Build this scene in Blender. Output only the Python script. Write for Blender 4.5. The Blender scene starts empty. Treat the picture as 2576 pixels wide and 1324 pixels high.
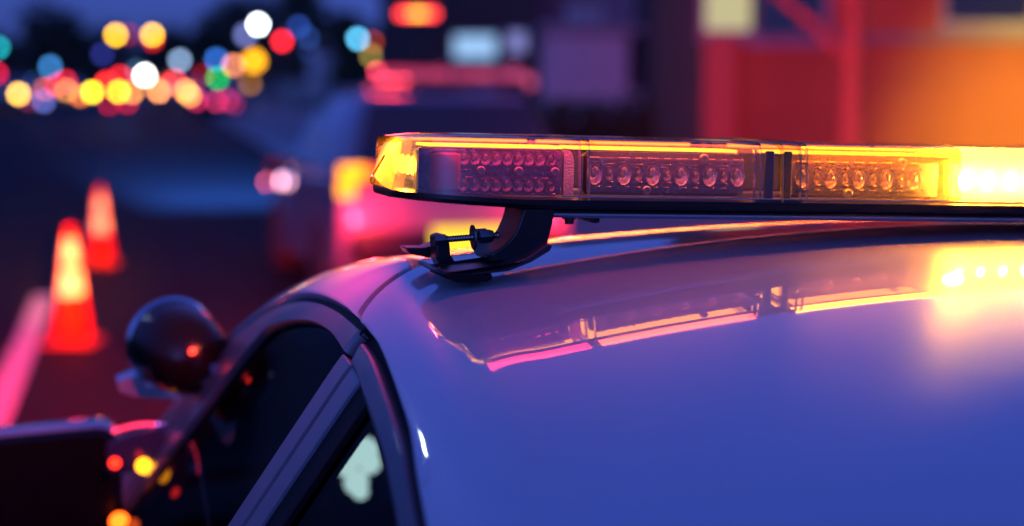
import bpy, math, random
import numpy as np
from mathutils import Matrix, Vector

random.seed(7)
scene = bpy.context.scene
COL = scene.collection
rad = math.radians

# ---------------------------------------------------------------- camera
LENS = 60.0
F = 2576 * LENS / 36.0                      # focal length in pixels of a 2576 px wide frame
PITCH = math.atan(402 / F)
CAM = np.array([0.0, 0.0, 1.70])
cam_d = bpy.data.cameras.new('camera')
cam_d.lens = LENS
cam_d.sensor_width = 36.0
cam_d.clip_start = 0.02
cam_d.clip_end = 2000
cam_d.dof.use_dof = True
cam_d.dof.focus_distance = 1.44
cam_d.dof.aperture_fstop = 2.8
cam = bpy.data.objects.new('camera', cam_d)
COL.objects.link(cam)
cam.location = CAM
cam.rotation_euler = (math.pi / 2 - PITCH, 0, 0)
scene.camera = cam

# ---------------------------------------------------------------- sky, sun, exposure
world = bpy.data.worlds.new("World")
scene.world = world
world.use_nodes = True
wn, wl = world.node_tree.nodes, world.node_tree.links
for n in list(wn):
    wn.remove(n)
wo = wn.new('ShaderNodeOutputWorld')
wb = wn.new('ShaderNodeBackground')
sky = wn.new('ShaderNodeTexSky')
sky.sky_type = 'NISHITA'
sky.sun_disc = False
sky.sun_elevation = rad(9.0)
sky.sun_rotation = rad(200)
tint = wn.new('ShaderNodeMixRGB')
tint.blend_type = 'MULTIPLY'
tint.inputs['Fac'].default_value = 1.0
tint.inputs['Color2'].default_value = (0.098, 0.178, 1.0, 1)     # a camera balanced for tungsten turns dusk deep blue
hsv = wn.new('ShaderNodeHueSaturation')
hsv.inputs['Saturation'].default_value = 0.4
wl.new(sky.outputs['Color'], hsv.inputs['Color'])
wl.new(hsv.outputs['Color'], tint.inputs['Color1'])
# dusk: the band near the horizon is darker than the sky overhead
wtc = wn.new('ShaderNodeTexCoord')
wsep = wn.new('ShaderNodeSeparateXYZ')
wl.new(wtc.outputs['Generated'], wsep.inputs['Vector'])
wmr = wn.new('ShaderNodeMapRange')
wmr.inputs['From Min'].default_value = 0.0
wmr.inputs['From Max'].default_value = 0.45
wmr.inputs['To Min'].default_value = 0.42
wmr.inputs['To Max'].default_value = 1.75
wl.new(wsep.outputs['Z'], wmr.inputs['Value'])
dusk = wn.new('ShaderNodeVectorMath')
dusk.operation = 'SCALE'
wl.new(tint.outputs['Color'], dusk.inputs[0])
wl.new(wmr.outputs['Result'], dusk.inputs['Scale'])
wl.new(dusk.outputs['Vector'], wb.inputs['Color'])
wb.inputs['Strength'].default_value = 0.15
wl.new(wb.outputs[0], wo.inputs['Surface'])

sun_d = bpy.data.lights.new('sun', 'SUN')
sun_d.energy = 0.02
sun_d.angle = rad(10)
sun_d.color = (0.5, 0.6, 1.0)
sun = bpy.data.objects.new('sun', sun_d)
COL.objects.link(sun)
sun.rotation_euler = (rad(70), 0, rad(160))

scene.view_settings.view_transform = 'Standard'
scene.view_settings.look = 'None'
scene.view_settings.exposure = 0.0
scene.view_settings.gamma = 1.0
scene.render.engine = 'CYCLES'
scene.cycles.use_denoising = True
scene.cycles.max_bounces = 8
scene.cycles.transparent_max_bounces = 16
scene.cycles.sample_clamp_indirect = 4.0
scene.cycles.caustics_reflective = False
scene.cycles.caustics_refractive = False


# ---------------------------------------------------------------- helpers: view rays
cp_, sp_ = math.cos(PITCH), math.sin(PITCH)


def ray(u, v):
    a, b = (u - 1288) / F, (662 - v) / F
    return np.array([a, cp_ + b * sp_, -sp_ + b * cp_])


def at(u, v, Y):
    d = ray(u, v)
    return CAM + d * (Y / d[1])


def ground_z(Y):
    if Y < 12:
        return 0.0
    t = min(Y, 84) - 12
    return 0.0208 * t * min(1.0, t / 6.0 * 0.5 + 0.5) if t < 6 else 0.0208 * t


def on_ground(u, Y):
    p = at(u, 662, Y)
    return Vector((p[0], Y, ground_z(Y)))


# ---------------------------------------------------------------- helpers: materials
def lin(c):
    c = c / 255.0
    return c / 12.92 if c <= 0.04045 else ((c + 0.055) / 1.055) ** 2.4


def srgb(r, g, b):
    return (lin(r), lin(g), lin(b), 1)


MATS = {}


def mat(name, color=(0.5, 0.5, 0.5), rough=0.5, metal=0.0, coat=0.0, spec=0.5, noise=0.0, nscale=20.0,
        bump=0.0, bscale=60.0, emit=None, estr=0.0, coat_rough=0.02, rough_noise=0.0, coat_ior=1.5):
    if name in MATS:
        return MATS[name]
    m = bpy.data.materials.new(name)
    m.use_nodes = True
    nt = m.node_tree
    b = nt.nodes['Principled BSDF']
    b.inputs['Base Color'].default_value = (*color[:3], 1)
    b.inputs['Roughness'].default_value = rough
    b.inputs['Metallic'].default_value = metal
    b.inputs['Coat Weight'].default_value = coat
    b.inputs['Coat Roughness'].default_value = coat_rough
    b.inputs['Coat IOR'].default_value = coat_ior
    b.inputs['Specular IOR Level'].default_value = spec
    if noise or bump or rough_noise:
        tc = nt.nodes.new('ShaderNodeTexCoord')
    if noise:
        n = nt.nodes.new('ShaderNodeTexNoise')
        n.inputs['Scale'].default_value = nscale
        n.inputs['Detail'].default_value = 6
        nt.links.new(tc.outputs['Object'], n.inputs['Vector'])
        r = nt.nodes.new('ShaderNodeValToRGB')
        r.color_ramp.elements[0].position = 0.3
        r.color_ramp.elements[1].position = 0.7
        r.color_ramp.elements[0].color = (*[c * (1 - noise) for c in color[:3]], 1)
        r.color_ramp.elements[1].color = (*[min(1, c * (1 + noise)) for c in color[:3]], 1)
        nt.links.new(n.outputs['Fac'], r.inputs['Fac'])
        nt.links.new(r.outputs['Color'], b.inputs['Base Color'])
    if rough_noise:
        n = nt.nodes.new('ShaderNodeTexNoise')
        n.inputs['Scale'].default_value = nscale
        n.inputs['Detail'].default_value = 4
        nt.links.new(tc.outputs['Object'], n.inputs['Vector'])
        mr = nt.nodes.new('ShaderNodeMapRange')
        mr.inputs['From Min'].default_value = 0.3
        mr.inputs['From Max'].default_value = 0.7
        mr.inputs['To Min'].default_value = max(0.0, rough - rough_noise)
        mr.inputs['To Max'].default_value = rough + rough_noise
        nt.links.new(n.outputs['Fac'], mr.inputs['Value'])
        nt.links.new(mr.outputs['Result'], b.inputs['Roughness'])
    if bump:
        n = nt.nodes.new('ShaderNodeTexNoise')
        n.inputs['Scale'].default_value = bscale
        n.inputs['Detail'].default_value = 5
        nt.links.new(tc.outputs['Object'], n.inputs['Vector'])
        bp = nt.nodes.new('ShaderNodeBump')
        bp.inputs['Strength'].default_value = bump
        bp.inputs['Distance'].default_value = 0.01
        nt.links.new(n.outputs['Fac'], bp.inputs['Height'])
        nt.links.new(bp.outputs['Normal'], b.inputs['Normal'])
    if emit is not None:
        b.inputs['Emission Color'].default_value = (*emit[:3], 1)
        b.inputs['Emission Strength'].default_value = estr
    MATS[name] = m
    return m


def glow(color, strength, sample=False):
    """a glowing face, for lamps and stand-in glints: light only, small far lamps are not sampled as light sources"""
    key = 'glow_%.3f_%.3f_%.3f_%.2f_%d' % (*color[:3], strength, sample)
    if key in MATS:
        return MATS[key]
    m = bpy.data.materials.new('glow face')
    m.use_nodes = True
    nt = m.node_tree
    nt.nodes.clear()
    o = nt.nodes.new('ShaderNodeOutputMaterial')
    e = nt.nodes.new('ShaderNodeEmission')
    e.inputs['Color'].default_value = (*color[:3], 1)
    e.inputs['Strength'].default_value = strength
    nt.links.new(e.outputs[0], o.inputs['Surface'])
    if not sample:
        m.cycles.emission_sampling = 'NONE'
    MATS[key] = m
    return m


def thin_glass(name, tint_c, gloss=1.0, rough=0.0, translucent=0.0, tcol=(1, 1, 1), ior=1.5):
    if name in MATS:
        return MATS[name]
    m = bpy.data.materials.new(name)
    m.use_nodes = True
    nt = m.node_tree
    nt.nodes.clear()
    o = nt.nodes.new('ShaderNodeOutputMaterial')
    tr = nt.nodes.new('ShaderNodeBsdfTransparent')
    tr.inputs['Color'].default_value = (*tint_c, 1)
    gl = nt.nodes.new('ShaderNodeBsdfGlossy')
    gl.inputs['Roughness'].default_value = rough
    gl.inputs['Color'].default_value = (gloss, gloss, gloss, 1)
    fr = nt.nodes.new('ShaderNodeFresnel')
    fr.inputs['IOR'].default_value = ior
    base = tr
    if translucent > 0:
        tl = nt.nodes.new('ShaderNodeBsdfTranslucent')
        tl.inputs['Color'].default_value = (*tcol, 1)
        df = nt.nodes.new('ShaderNodeBsdfDiffuse')
        df.inputs['Color'].default_value = (*tcol, 1)
        half = nt.nodes.new('ShaderNodeMixShader')
        half.inputs[0].default_value = 0.4
        nt.links.new(tl.outputs[0], half.inputs[1])
        nt.links.new(df.outputs[0], half.inputs[2])
        mx = nt.nodes.new('ShaderNodeMixShader')
        mx.inputs[0].default_value = translucent
        nt.links.new(tr.outputs[0], mx.inputs[1])
        nt.links.new(half.outputs[0], mx.inputs[2])
        base = mx
    mix = nt.nodes.new('ShaderNodeMixShader')
    nt.links.new(fr.outputs[0], mix.inputs[0])
    nt.links.new(base.outputs[0], mix.inputs[1])
    nt.links.new(gl.outputs[0], mix.inputs[2])
    nt.links.new(mix.outputs[0], o.inputs['Surface'])
    MATS[name] = m
    return m


# ---------------------------------------------------------------- helpers: meshes
class MB:
    def __init__(s):
        s.v, s.f, s.mi = [], [], []

    def add(s, vs, fs, mi=0):
        o = len(s.v)
        s.v += [tuple(float(c) for c in p) for p in vs]
        s.f += [tuple(i + o for i in f) for f in fs]
        s.mi += [mi] * len(fs)

    def box(s, c, size, rz=0.0, bev=0.0, mi=0, M=None):
        hx, hy, hz = size[0] / 2, size[1] / 2, size[2] / 2
        b = min(bev, hx * .9, hy * .9, hz * .9)
        if b <= 0:
            vs = [(x, y, z) for x in (-hx, hx) for y in (-hy, hy) for z in (-hz, hz)]
            fs = [(0, 1, 3, 2), (4, 6, 7, 5), (0, 4, 5, 1), (2, 3, 7, 6), (0, 2, 6, 4), (1, 5, 7, 3)]
        else:
            rings = []
            for z, ins in ((-hz, b), (-hz + b, 0), (hz - b, 0), (hz, b)):
                X, Y = hx - ins, hy - ins
                e = b
                rings.append([(X - e, -Y, z), (X, -Y + e, z), (X, Y - e, z), (X - e, Y, z),
                              (-X + e, Y, z), (-X, Y - e, z), (-X, -Y + e, z), (-X + e, -Y, z)])
            vs = [p for r in rings for p in r]
            fs = []
            for k in range(3):
                for i in range(8):
                    j = (i + 1) % 8
                    fs.append((k * 8 + i, k * 8 + j, k * 8 + 8 + j, k * 8 + 8 + i))
            fs.append(tuple(range(7, -1, -1)))
            fs.append(tuple(24 + i for i in range(8)))
        cr, sr = math.cos(rz), math.sin(rz)
        out = []
        for x, y, z in vs:
            p = Vector((x * cr - y * sr, x * sr + y * cr, z))
            if M is not None:
                p = M @ p
            out.append((p.x + c[0], p.y + c[1], p.z + c[2]))
        s.add(out, fs, mi)
        return s

    def tube(s, pts, rads, n=12, cap=True, mi=0):
        pts = [Vector(p) for p in pts]
        if not isinstance(rads, (list, tuple)):
            rads = [rads] * len(pts)
        rings = []
        for i, p in enumerate(pts):
            t = (pts[min(i + 1, len(pts) - 1)] - pts[max(i - 1, 0)]).normalized()
            a = t.cross(Vector((0, 0, 1)))
            if a.length < 1e-3:
                a = t.cross(Vector((1, 0, 0)))
            a.normalize()
            b = t.cross(a).normalized()
            rings.append([p + (a * math.cos(2 * math.pi * k / n) + b * math.sin(2 * math.pi * k / n)) * rads[i] for k in range(n)])
        s.rings(rings, True, cap, mi)
        return s

    def rings(s, rings, closed=True, cap=False, mi=0):
        n = len(rings[0])
        vs = [p for r in rings for p in r]
        fs = []
        for i in range(len(rings) - 1):
            for k in range(n if closed else n - 1):
                l = (k + 1) % n
                fs.append((i * n + k, i * n + l, (i + 1) * n + l, (i + 1) * n + k))
        if cap:
            fs.append(tuple(range(n - 1, -1, -1)))
            fs.append(tuple((len(rings) - 1) * n + k for k in range(n)))
        s.add(vs, fs, mi)
        return s

    def lathe(s, c, axis, prof, n=20, mi=0, cap=True):
        """prof = [(distance along axis, radius)...]"""
        ax = Vector(axis).normalized()
        a = ax.cross(Vector((0, 0, 1)))
        if a.length < 1e-3:
            a = Vector((1, 0, 0))
        a.normalize()
        b = ax.cross(a)
        c = Vector(c)
        rs = [[c + ax * h + (a * math.cos(2 * math.pi * k / n) + b * math.sin(2 * math.pi * k / n)) * max(r, 1e-5) for k in range(n)] for h, r in prof]
        s.rings(rs, True, cap, mi)
        return s

    def ball(s, c, r, sc=(1, 1, 1), n=12, m=8, mi=0):
        rs = []
        for i in range(m + 1):
            th = math.pi * i / m
            rr, z = max(math.sin(th), 1e-4), math.cos(th)
            rs.append([(c[0] + r * sc[0] * rr * math.cos(2 * math.pi * k / n), c[1] + r * sc[1] * rr * math.sin(2 * math.pi * k / n), c[2] - r * sc[2] * z) for k in range(n)])
        s.rings(rs, True, False, mi)
        return s

    def prism(s, outline, a, b, mi=0):
        """outline: list of points (Vector); extruded from offset a to offset b (Vectors)"""
        n = len(outline)
        A = [Vector(p) + Vector(a) for p in outline]
        B = [Vector(p) + Vector(b) for p in outline]
        fs = [(k, (k + 1) % n, n + (k + 1) % n, n + k) for k in range(n)]
        fs += [tuple(range(n - 1, -1, -1)), tuple(n + k for k in range(n))]
        s.add(A + B, fs, mi)
        return s

    def build(s, name, m, parent=None, smooth=True, inv=None, loc=None, angle=35):
        me = bpy.data.meshes.new(name)
        me.from_pydata(s.v, [], s.f)
        for x in (m if isinstance(m, (list, tuple)) else [m]):
            me.materials.append(x)
        if any(s.mi):
            me.polygons.foreach_set('material_index', s.mi)
        import bmesh
        bm = bmesh.new()
        bm.from_mesh(me)
        bmesh.ops.recalc_face_normals(bm, faces=bm.faces)
        bm.to_mesh(me)
        bm.free()
        if smooth:
            me.polygons.foreach_set('use_smooth', [True] * len(me.polygons))
            try:
                me.set_sharp_from_angle(angle=rad(angle))
            except Exception:
                pass
        me.update()
        o = bpy.data.objects.new(name, me)
        COL.objects.link(o)
        if loc is not None:
            o.location = loc
        if parent is not None:
            o.parent = parent
            if inv is not None:
                o.matrix_parent_inverse = inv
        return o


def tag(o, label=None, cat=None, group=None, kind=None):
    if label:
        o['label'] = label
    if cat:
        o['category'] = cat
    if group:
        o['group'] = group
    if kind:
        o['kind'] = kind
    return o


def thing(name, loc, label, cat, group=None, rz=0.0, rot=None):
    o = bpy.data.objects.new(name, None)
    o.empty_display_size = 0.1
    COL.objects.link(o)
    o.location = loc
    o.rotation_euler = rot if rot is not None else (0, 0, rz)
    return tag(o, label, cat, group)


def inv_of(root):
    return (Matrix.Translation(root.location) @ root.rotation_euler.to_matrix().to_4x4()).inverted()


def copy_tree(o, parent=None):
    c = o.copy()
    COL.objects.link(c)
    c.parent = parent
    for ch in list(o.children):
        copy_tree(ch, c)
    return c


def lamp(name, kind, loc, color, power, size=0.02, target=None, spot=None, blend=1.0, parent=None, inv=None, size_y=None, along=None):
    d = bpy.data.lights.new(name, kind)
    d.color = color
    d.energy = power
    if kind == 'AREA':
        d.size = size
        if size_y:
            d.shape = 'RECTANGLE'
            d.size_y = size_y
    else:
        d.shadow_soft_size = size
    if spot:
        d.spot_size = rad(spot)
        d.spot_blend = blend
    o = bpy.data.objects.new(name, d)
    COL.objects.link(o)
    o.location = loc
    if target is not None:
        q = (Vector(target) - Vector(loc)).to_track_quat('-Z', 'Y')
        o.rotation_euler = q.to_euler()
        if along is not None:                 # long side of an area lamp along this direction
            z_ = (Vector(loc) - Vector(target)).normalized()
            x_ = (Vector(along) - z_ * Vector(along).dot(z_)).normalized()
            o.rotation_euler = Matrix((x_, z_.cross(x_), z_)).transposed().to_euler()
    if parent is not None:
        o.parent = parent
        o.matrix_parent_inverse = inv if inv is not None else inv_of(parent)
    return o


def pchip(xk, yk, x):
    xk, yk = np.asarray(xk, float), np.asarray(yk, float)
    h = np.diff(xk)
    d = np.diff(yk) / h
    m = np.zeros(len(xk))
    m[0], m[-1] = d[0], d[-1]
    for i in range(1, len(xk) - 1):
        m[i] = (d[i - 1] * h[i] + d[i] * h[i - 1]) / (h[i - 1] + h[i])
    x = np.asarray(x, float)
    i = np.clip(np.searchsorted(xk, x) - 1, 0, len(h) - 1)
    t = (x - xk[i]) / h[i]
    H = h[i]
    return (2*t**3 - 3*t**2 + 1) * yk[i] + (t**3 - 2*t**2 + t) * H * m[i] + (-2*t**3 + 3*t**2) * yk[i+1] + (t**3 - t**2) * H * m[i+1]


# ================================================================ materials
M_white = mat('white car paint', (0.54, 0.55, 0.58), 0.38, coat=1.0, coat_ior=1.85, coat_rough=0.010, spec=0.4, noise=0.04, nscale=4)
_nt = M_white.node_tree
_n = _nt.nodes.new('ShaderNodeTexNoise')
_n.inputs['Scale'].default_value = 6
_n.inputs['Detail'].default_value = 8
_n.inputs['Distortion'].default_value = 1.2
_tc = _nt.nodes.new('ShaderNodeTexCoord')
_nt.links.new(_tc.outputs['Object'], _n.inputs['Vector'])
_mr = _nt.nodes.new('ShaderNodeMapRange')
_mr.inputs['From Min'].default_value = .42
_mr.inputs['From Max'].default_value = .72
_mr.inputs['To Min'].default_value = .018
_mr.inputs['To Max'].default_value = .07
_nt.links.new(_n.outputs['Fac'], _mr.inputs['Value'])
_nt.links.new(_mr.outputs['Result'], _nt.nodes['Principled BSDF'].inputs['Coat Roughness'])   # wiped dust on the clear coat
M_frame = mat('satin door frame paint', (0.13, 0.12, 0.13), 0.34, metal=0.35, coat=0.25, coat_rough=0.2)
M_pillar = mat('satin pillar trim', (0.28, 0.28, 0.30), 0.28, metal=0.4, noise=0.05, nscale=90)
M_black = mat('black rubber', (0.004, 0.004, 0.004), 0.6, spec=0.2)
M_blackgloss = mat('black gloss plastic', (0.0025, 0.0022, 0.0025), 0.16, coat=0.5)
M_blackpl = mat('black textured plastic', (0.018, 0.017, 0.018), 0.4, bump=0.15, bscale=900)
M_blackmetal = mat('black powder coated steel', (0.016, 0.014, 0.015), 0.30, metal=0.2, bump=0.05, bscale=700)
M_steel = mat('zinc plated steel', (0.28, 0.27, 0.27), 0.32, metal=1.0)
M_alu = mat('brushed aluminium', (0.55, 0.55, 0.57), 0.35, metal=1.0)
M_chrome = mat('chrome', (0.8, 0.8, 0.82), 0.08, metal=1.0)
M_interior = mat('dark cabin fabric', (0.010, 0.010, 0.011), 0.9)
M_glass = thin_glass('tinted side glass', (0.05, 0.05, 0.055), gloss=0.16)
M_screen = glow(srgb(175, 215, 205), 22)
M_asphalt = mat('asphalt', (0.014, 0.013, 0.014), 0.72, spec=0.06, noise=0.35, nscale=6, bump=0.5, bscale=45, rough_noise=0.12)
M_paintline = mat('worn road paint', (0.62, 0.60, 0.58), 0.6, noise=0.2, nscale=8)
M_concrete = mat('concrete', (0.28, 0.27, 0.26), 0.85, noise=0.2, nscale=3, bump=0.3)
M_grass = mat('verge grass', (0.04, 0.055, 0.025), 0.9, noise=0.4, nscale=2, bump=0.6)
M_tyre = mat('tyre rubber', (0.02, 0.02, 0.02), 0.8)
M_cone = mat('cone orange pvc', (0.55, 0.014, 0.006), 0.6, spec=0.08)
M_collar = mat('reflective collar', (0.85, 0.83, 0.70), 0.5, spec=0.15)
M_conebase = mat('cone base rubber', (0.30, 0.05, 0.02), 0.7)

# ================================================================ setting: ground, road, lines
gb = MB()
ys = [-30, -5, 0, 6, 12, 14, 16, 18, 22, 30, 45, 60, 84, 100, 160, 260, 500, 1200]
for i in range(len(ys) - 1):
    pass
rows = []
for y in ys:
    z = ground_z(y) - 0.012
    rows.append([(-900, y, z), (-40, y, z), (0, y, z), (40, y, z), (900, y, z)])
gb.rings(rows, closed=False)
tag(gb.build('ground', M_grass, smooth=True), kind='structure')
# road: runs along a heading 12 degrees left of the view axis
RH = rad(12.6)
RW = Vector((-math.sin(RH), math.cos(RH), 0))
RR = Vector((math.cos(RH), math.sin(RH), 0))


def road_strip(name, x0, x1, m, lift, s0=-25, s1=160, thick=0.0):
    rows = []
    n = max(1, int((x1 - x0) / 1.2))
    s = s0
    while s <= s1:
        row = []
        for k in range(n + 1):
            p = RR * (x0 + (x1 - x0) * k / n) + RW * s
            row.append((p.x, p.y, ground_z(p.y) + lift))
        if thick:
            row = [(row[0][0], row[0][1], row[0][2] - thick)] + row + [(row[-1][0], row[-1][1], row[-1][2] - thick)]
        rows.append(row)
        s += 1.2
    return MB().rings(rows, closed=False).build(name, m, smooth=True)


tag(road_strip('road', -16.0, 3.2, M_asphalt, 0.0), kind='structure')
tag(road_strip('pavement', 3.36, 7.5, M_concrete, 0.13, thick=0.12), kind='structure')
tag(road_strip('kerb', 3.2, 3.36, mat('kerb stone', (0.3, 0.29, 0.28), 0.8, noise=0.15, nscale=4), 0.135, thick=0.13), kind='structure')
# painted line on the road, by the cones
p0 = on_ground(108, 14.6)
lx = p0.dot(RR)
tag(road_strip('lane_line', lx - 0.085, lx + 0.085, M_paintline, 0.005, s0=2, s1=15.2), kind='structure')

# ================================================================ the patrol car (nearest): one smooth body sheet
TH = rad(15.0)
R3 = np.array([math.cos(TH), math.sin(TH), 0.0])
W3 = np.array([-math.sin(TH), math.cos(TH), 0.0])
O2 = np.array([-0.06722, 1.45, 0.0])                # roof edge crease beside the light bar
HALF = 0.52                                         # crease to centre line
y_k = [-1.6, -1.2, -.8, -.497, -.271, -.1, 0, .11, .25, .434, .57, .70, .86, 1.03, 1.4]
d_k = [.72, .56, .36, .240, .183, .157, .149, .147, .156, .187, .221, .262, .322, .40, .60]
xk_y = [-1.6, -1.2, -.5, 0, .43, .7, 1.03, 1.4]
xk_x = [.10, .06, .0, .0, -.02, -.045, -.09, -.16]
SS = np.linspace(-HALF, 1.2, 3441)
A0, A1, A2 = 0.115, 0.26, 1.06


def _psi(s):
    a = A0 * (1 + s / HALF)
    t = np.clip(s / 0.13, 0, 1)
    t = t * t * (3 - 2 * t)
    b = A1 + (A2 - A1) * t
    k = np.clip((s + 0.028) / 0.056, 0, 1)
    k = k * k * (3 - 2 * k)
    return a * (1 - k) + b * k


_c, _s_ = np.cos(_psi(SS)), np.sin(_psi(SS))
_h = SS[1] - SS[0]
XX = np.concatenate([[0], np.cumsum((_c[1:] + _c[:-1]) / 2 * _h)])
ZZ = np.concatenate([[0], np.cumsum((_s_[1:] + _s_[:-1]) / 2 * _h)])
_i0 = int(np.argmin(abs(SS)))
XX -= XX[_i0]
ZZ -= ZZ[_i0]
XX[:_i0] *= HALF / abs(XX[0])


def car_pt(x, y, z):
    return O2 + R3 * x + W3 * y + np.array([0, 0, z])


def body(y, s):
    """point of the car's skin: y along the car from the bar, s over the roof from the left crease (positive down the left side)"""
    mirror = s < -HALF
    if mirror:
        s = -2 * HALF - s
    xo = float(pchip(xk_y, xk_x, y))
    X = float(np.interp(s, SS, XX))
    if X < 0:
        X *= (HALF - xo) / HALF
    x = xo - X
    if mirror:
        x = 2 * HALF - x
    return car_pt(x, y, 1.70 - float(pchip(y_k, d_k, y)) - float(np.interp(s, SS, ZZ)))


def body_n(y, s):
    e = 0.004
    a = body(y + e, s) - body(y - e, s)
    b = body(y, s - e) - body(y, s + e)
    n = np.cross(b, a)
    n /= np.linalg.norm(n)
    return n if n[2] > -0.2 else -n


def curve(pts, n):
    """resample a list of (y, s) along its length, smoothly"""
    p = np.array(pts, float)
    t = np.concatenate([[0], np.cumsum(np.linalg.norm(np.diff(p, axis=0), axis=1))])
    q = np.linspace(0, t[-1], n)
    if len(p) == 2:
        return np.stack([np.interp(q, t, p[:, 0]), np.interp(q, t, p[:, 1])], 1)
    return np.stack([pchip(t, p[:, 0], q), pchip(t, p[:, 1], q)], 1)


def panel(mb, c0, c1, nj, off=0.0, skirt=0.014, rnd=0.0022, ends=True):
    """sheet between two (y, s) curves with the same number of points, with rounded, turned-in edges"""
    ni = len(c0)
    w = float(np.mean(np.linalg.norm(np.array(c1) - np.array(c0), axis=1)))
    e = min(0.3, rnd / max(w, 1e-4))
    e2 = min(e * 1.7, .4)
    tj = [(0, -skirt), (0, -rnd), (e * .35, -rnd * .3), (e, 0), (e2, 0)]
    tj += [(e2 + (1 - 2 * e2) * k / nj, 0) for k in range(1, nj)]
    tj += [(1 - e2, 0), (1 - e, 0), (1 - e * .35, -rnd * .3), (1, -rnd), (1, -skirt)]
    ti = [(k / (ni - 1), 0) for k in range(ni)]
    if ends:
        L = float(np.linalg.norm(np.diff(np.array(c0), axis=0), axis=1).sum())
        ee = min(0.2, rnd / L)
        ti = [(0, -skirt), (0, -rnd), (ee, 0)] + ti[1:-1] + [(1 - ee, 0), (1, -rnd), (1, -skirt)]
    idx = np.linspace(0, 1, ni)
    c0, c1 = np.array(c0), np.array(c1)
    rows = []
    for a, oa in ti:
        q0 = np.array([np.interp(a, idx, c0[:, 0]), np.interp(a, idx, c0[:, 1])])
        q1 = np.array([np.interp(a, idx, c1[:, 0]), np.interp(a, idx, c1[:, 1])])
        row = []
        for b, ob in tj:
            q = q0 + (q1 - q0) * b
            p = body(q[0], q[1]) + body_n(q[0], q[1]) * (off + min(oa, ob))
            row.append(p)
        rows.append(row)
    mb.rings(rows, closed=False)
    return mb


car_base = Vector(car_pt(HALF, -0.2, 0.0))
car = thing('patrol_car', car_base, 'white patrol car filling the foreground, its roof carrying the long amber light bar', 'patrol car', rz=TH)
CI = inv_of(car)

gap_front = [(-.035, .080), (-.009, .078), (.009, .063), (.03, .043), (.055, .019), (.085, -.003), (.13, -.014), (.3, -.016), (.6, -.012), (1.12, -.006)]
gap_rear = [(-1.25, .30), (-.8, .20), (-.55, .145), (-.45, .125), (-.374, .112), (-.321, .103), (-.28, .095), (-.223, .090), (-.169, .086), (-.094, .081), (-.035, .080)]
G = gap_rear + gap_front[1:]
gy = [g[0] for g in G]
gs = [g[1] for g in G]
GAPW = 0.0048


def gap_s(y):
    return float(pchip(gy, gs, y))


# roof with the C pillars: gap line on the left to the mirrored line on the right
yy = np.concatenate([np.linspace(-1.2, -.1, 45), np.linspace(-.09, .14, 47), np.linspace(.15, .56, 24)])
rb = MB()
rows = []
cross = np.concatenate([np.linspace(0, .1, 64)[:-1], np.linspace(.1, .25, 22)[:-1], np.linspace(.25, .5, 12)])
for y in yy:
    sl = gap_s(y) - GAPW
    lft = []
    tt = [(0, -.016), (0, -.0022), (.0008, -.0007), (.0024, 0)]
    for d_, o_ in tt:
        lft.append((sl - d_, o_))
    for c in cross[1:]:
        lft.append((sl - .0024 + (-HALF - sl + .0024) * c * 2, 0))
    full = lft + [(-2 * HALF - s, o) for s, o in reversed(lft[:-1])]
    rows.append([body(y, s) + body_n(y, s) * o for s, o in full])
rb.rings(rows, closed=False)
roof = rb.build('roof', M_white, car, inv=CI)

# dark channel under the gaps (seal strip running round the doors)
cb = MB()
rows = []
for y in np.linspace(-1.2, 1.12, 130):
    s0 = gap_s(y)
    rows.append([body(y, s0 + d_) + body_n(y, s0 + d_) * (-.0145) for d_ in (-.02, -.008, 0, .008, .02)])
cb.rings(rows, closed=False)
cb.build('door_seal', M_black, car, inv=CI)

# left front door: upper rim that wraps to the roof, then frame, pillar trim, glass
fd = MB()
ny = 70
ylist = np.concatenate([np.linspace(-.010, .14, 40), np.linspace(.15, 1.12, 60)])
c0 = [(y, min(gap_s(y) + GAPW, .0725)) for y in ylist]
c1 = [(y, .074 + .012 * max(0, (y - .35))) for y in ylist]
panel(fd, c0, c1, 16, off=0.001)
front_door = fd.build('front_door', M_white, car, inv=CI)

inner = [(-.03, .1045), (.05, .0995), (.13, .100), (.231, .105), (.30, .109), (.365, .117), (.4, .132), (.47, .166), (.546, .212), (.7, .265), (.9, .315), (1.12, .37)]
iy, is_ = [a[0] for a in inner], [a[1] for a in inner]
ff = MB()
ylist = np.concatenate([np.linspace(-.022, .45, 60), np.linspace(.46, 1.12, 30)])
c0 = [(y, .0800 + .012 * max(0, (y - .35))) for y in ylist]
c1 = [(y, float(pchip(iy, is_, y))) for y in ylist]
panel(ff, c0, c1, 12, off=-.004, rnd=.004)
ff.build('window_frame', M_frame, front_door)
sb = MB()
c0 = [(y, .071 + .012 * max(0, (y - .35))) for y in ylist]
c1 = [(y, .084 + .012 * max(0, (y - .35))) for y in ylist]
panel(sb, c0, c1, 3, off=-.006, rnd=.001)
sb.build('weather_strip', M_black, front_door)


def pil(y0, s):                       # pillar line leaning forward as it goes down
    return y0 + 0.352 * (s - .107) + 0.10 * max(0, s - .25) ** 2


def band(name, ya, yb, m, off, parent, s0=.1055, s1=.62, rnd=.002, extra=0.0):
    rnd = min(rnd, .0012)
    b = MB()
    ss_ = np.linspace(s0, s1, 40)
    panel(b, [(pil(ya, s) + extra * (s - .107), s) for s in ss_], [(pil(yb, s), s) for s in ss_], 6, off=off, rnd=rnd)
    return b.build(name, m, parent)


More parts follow.
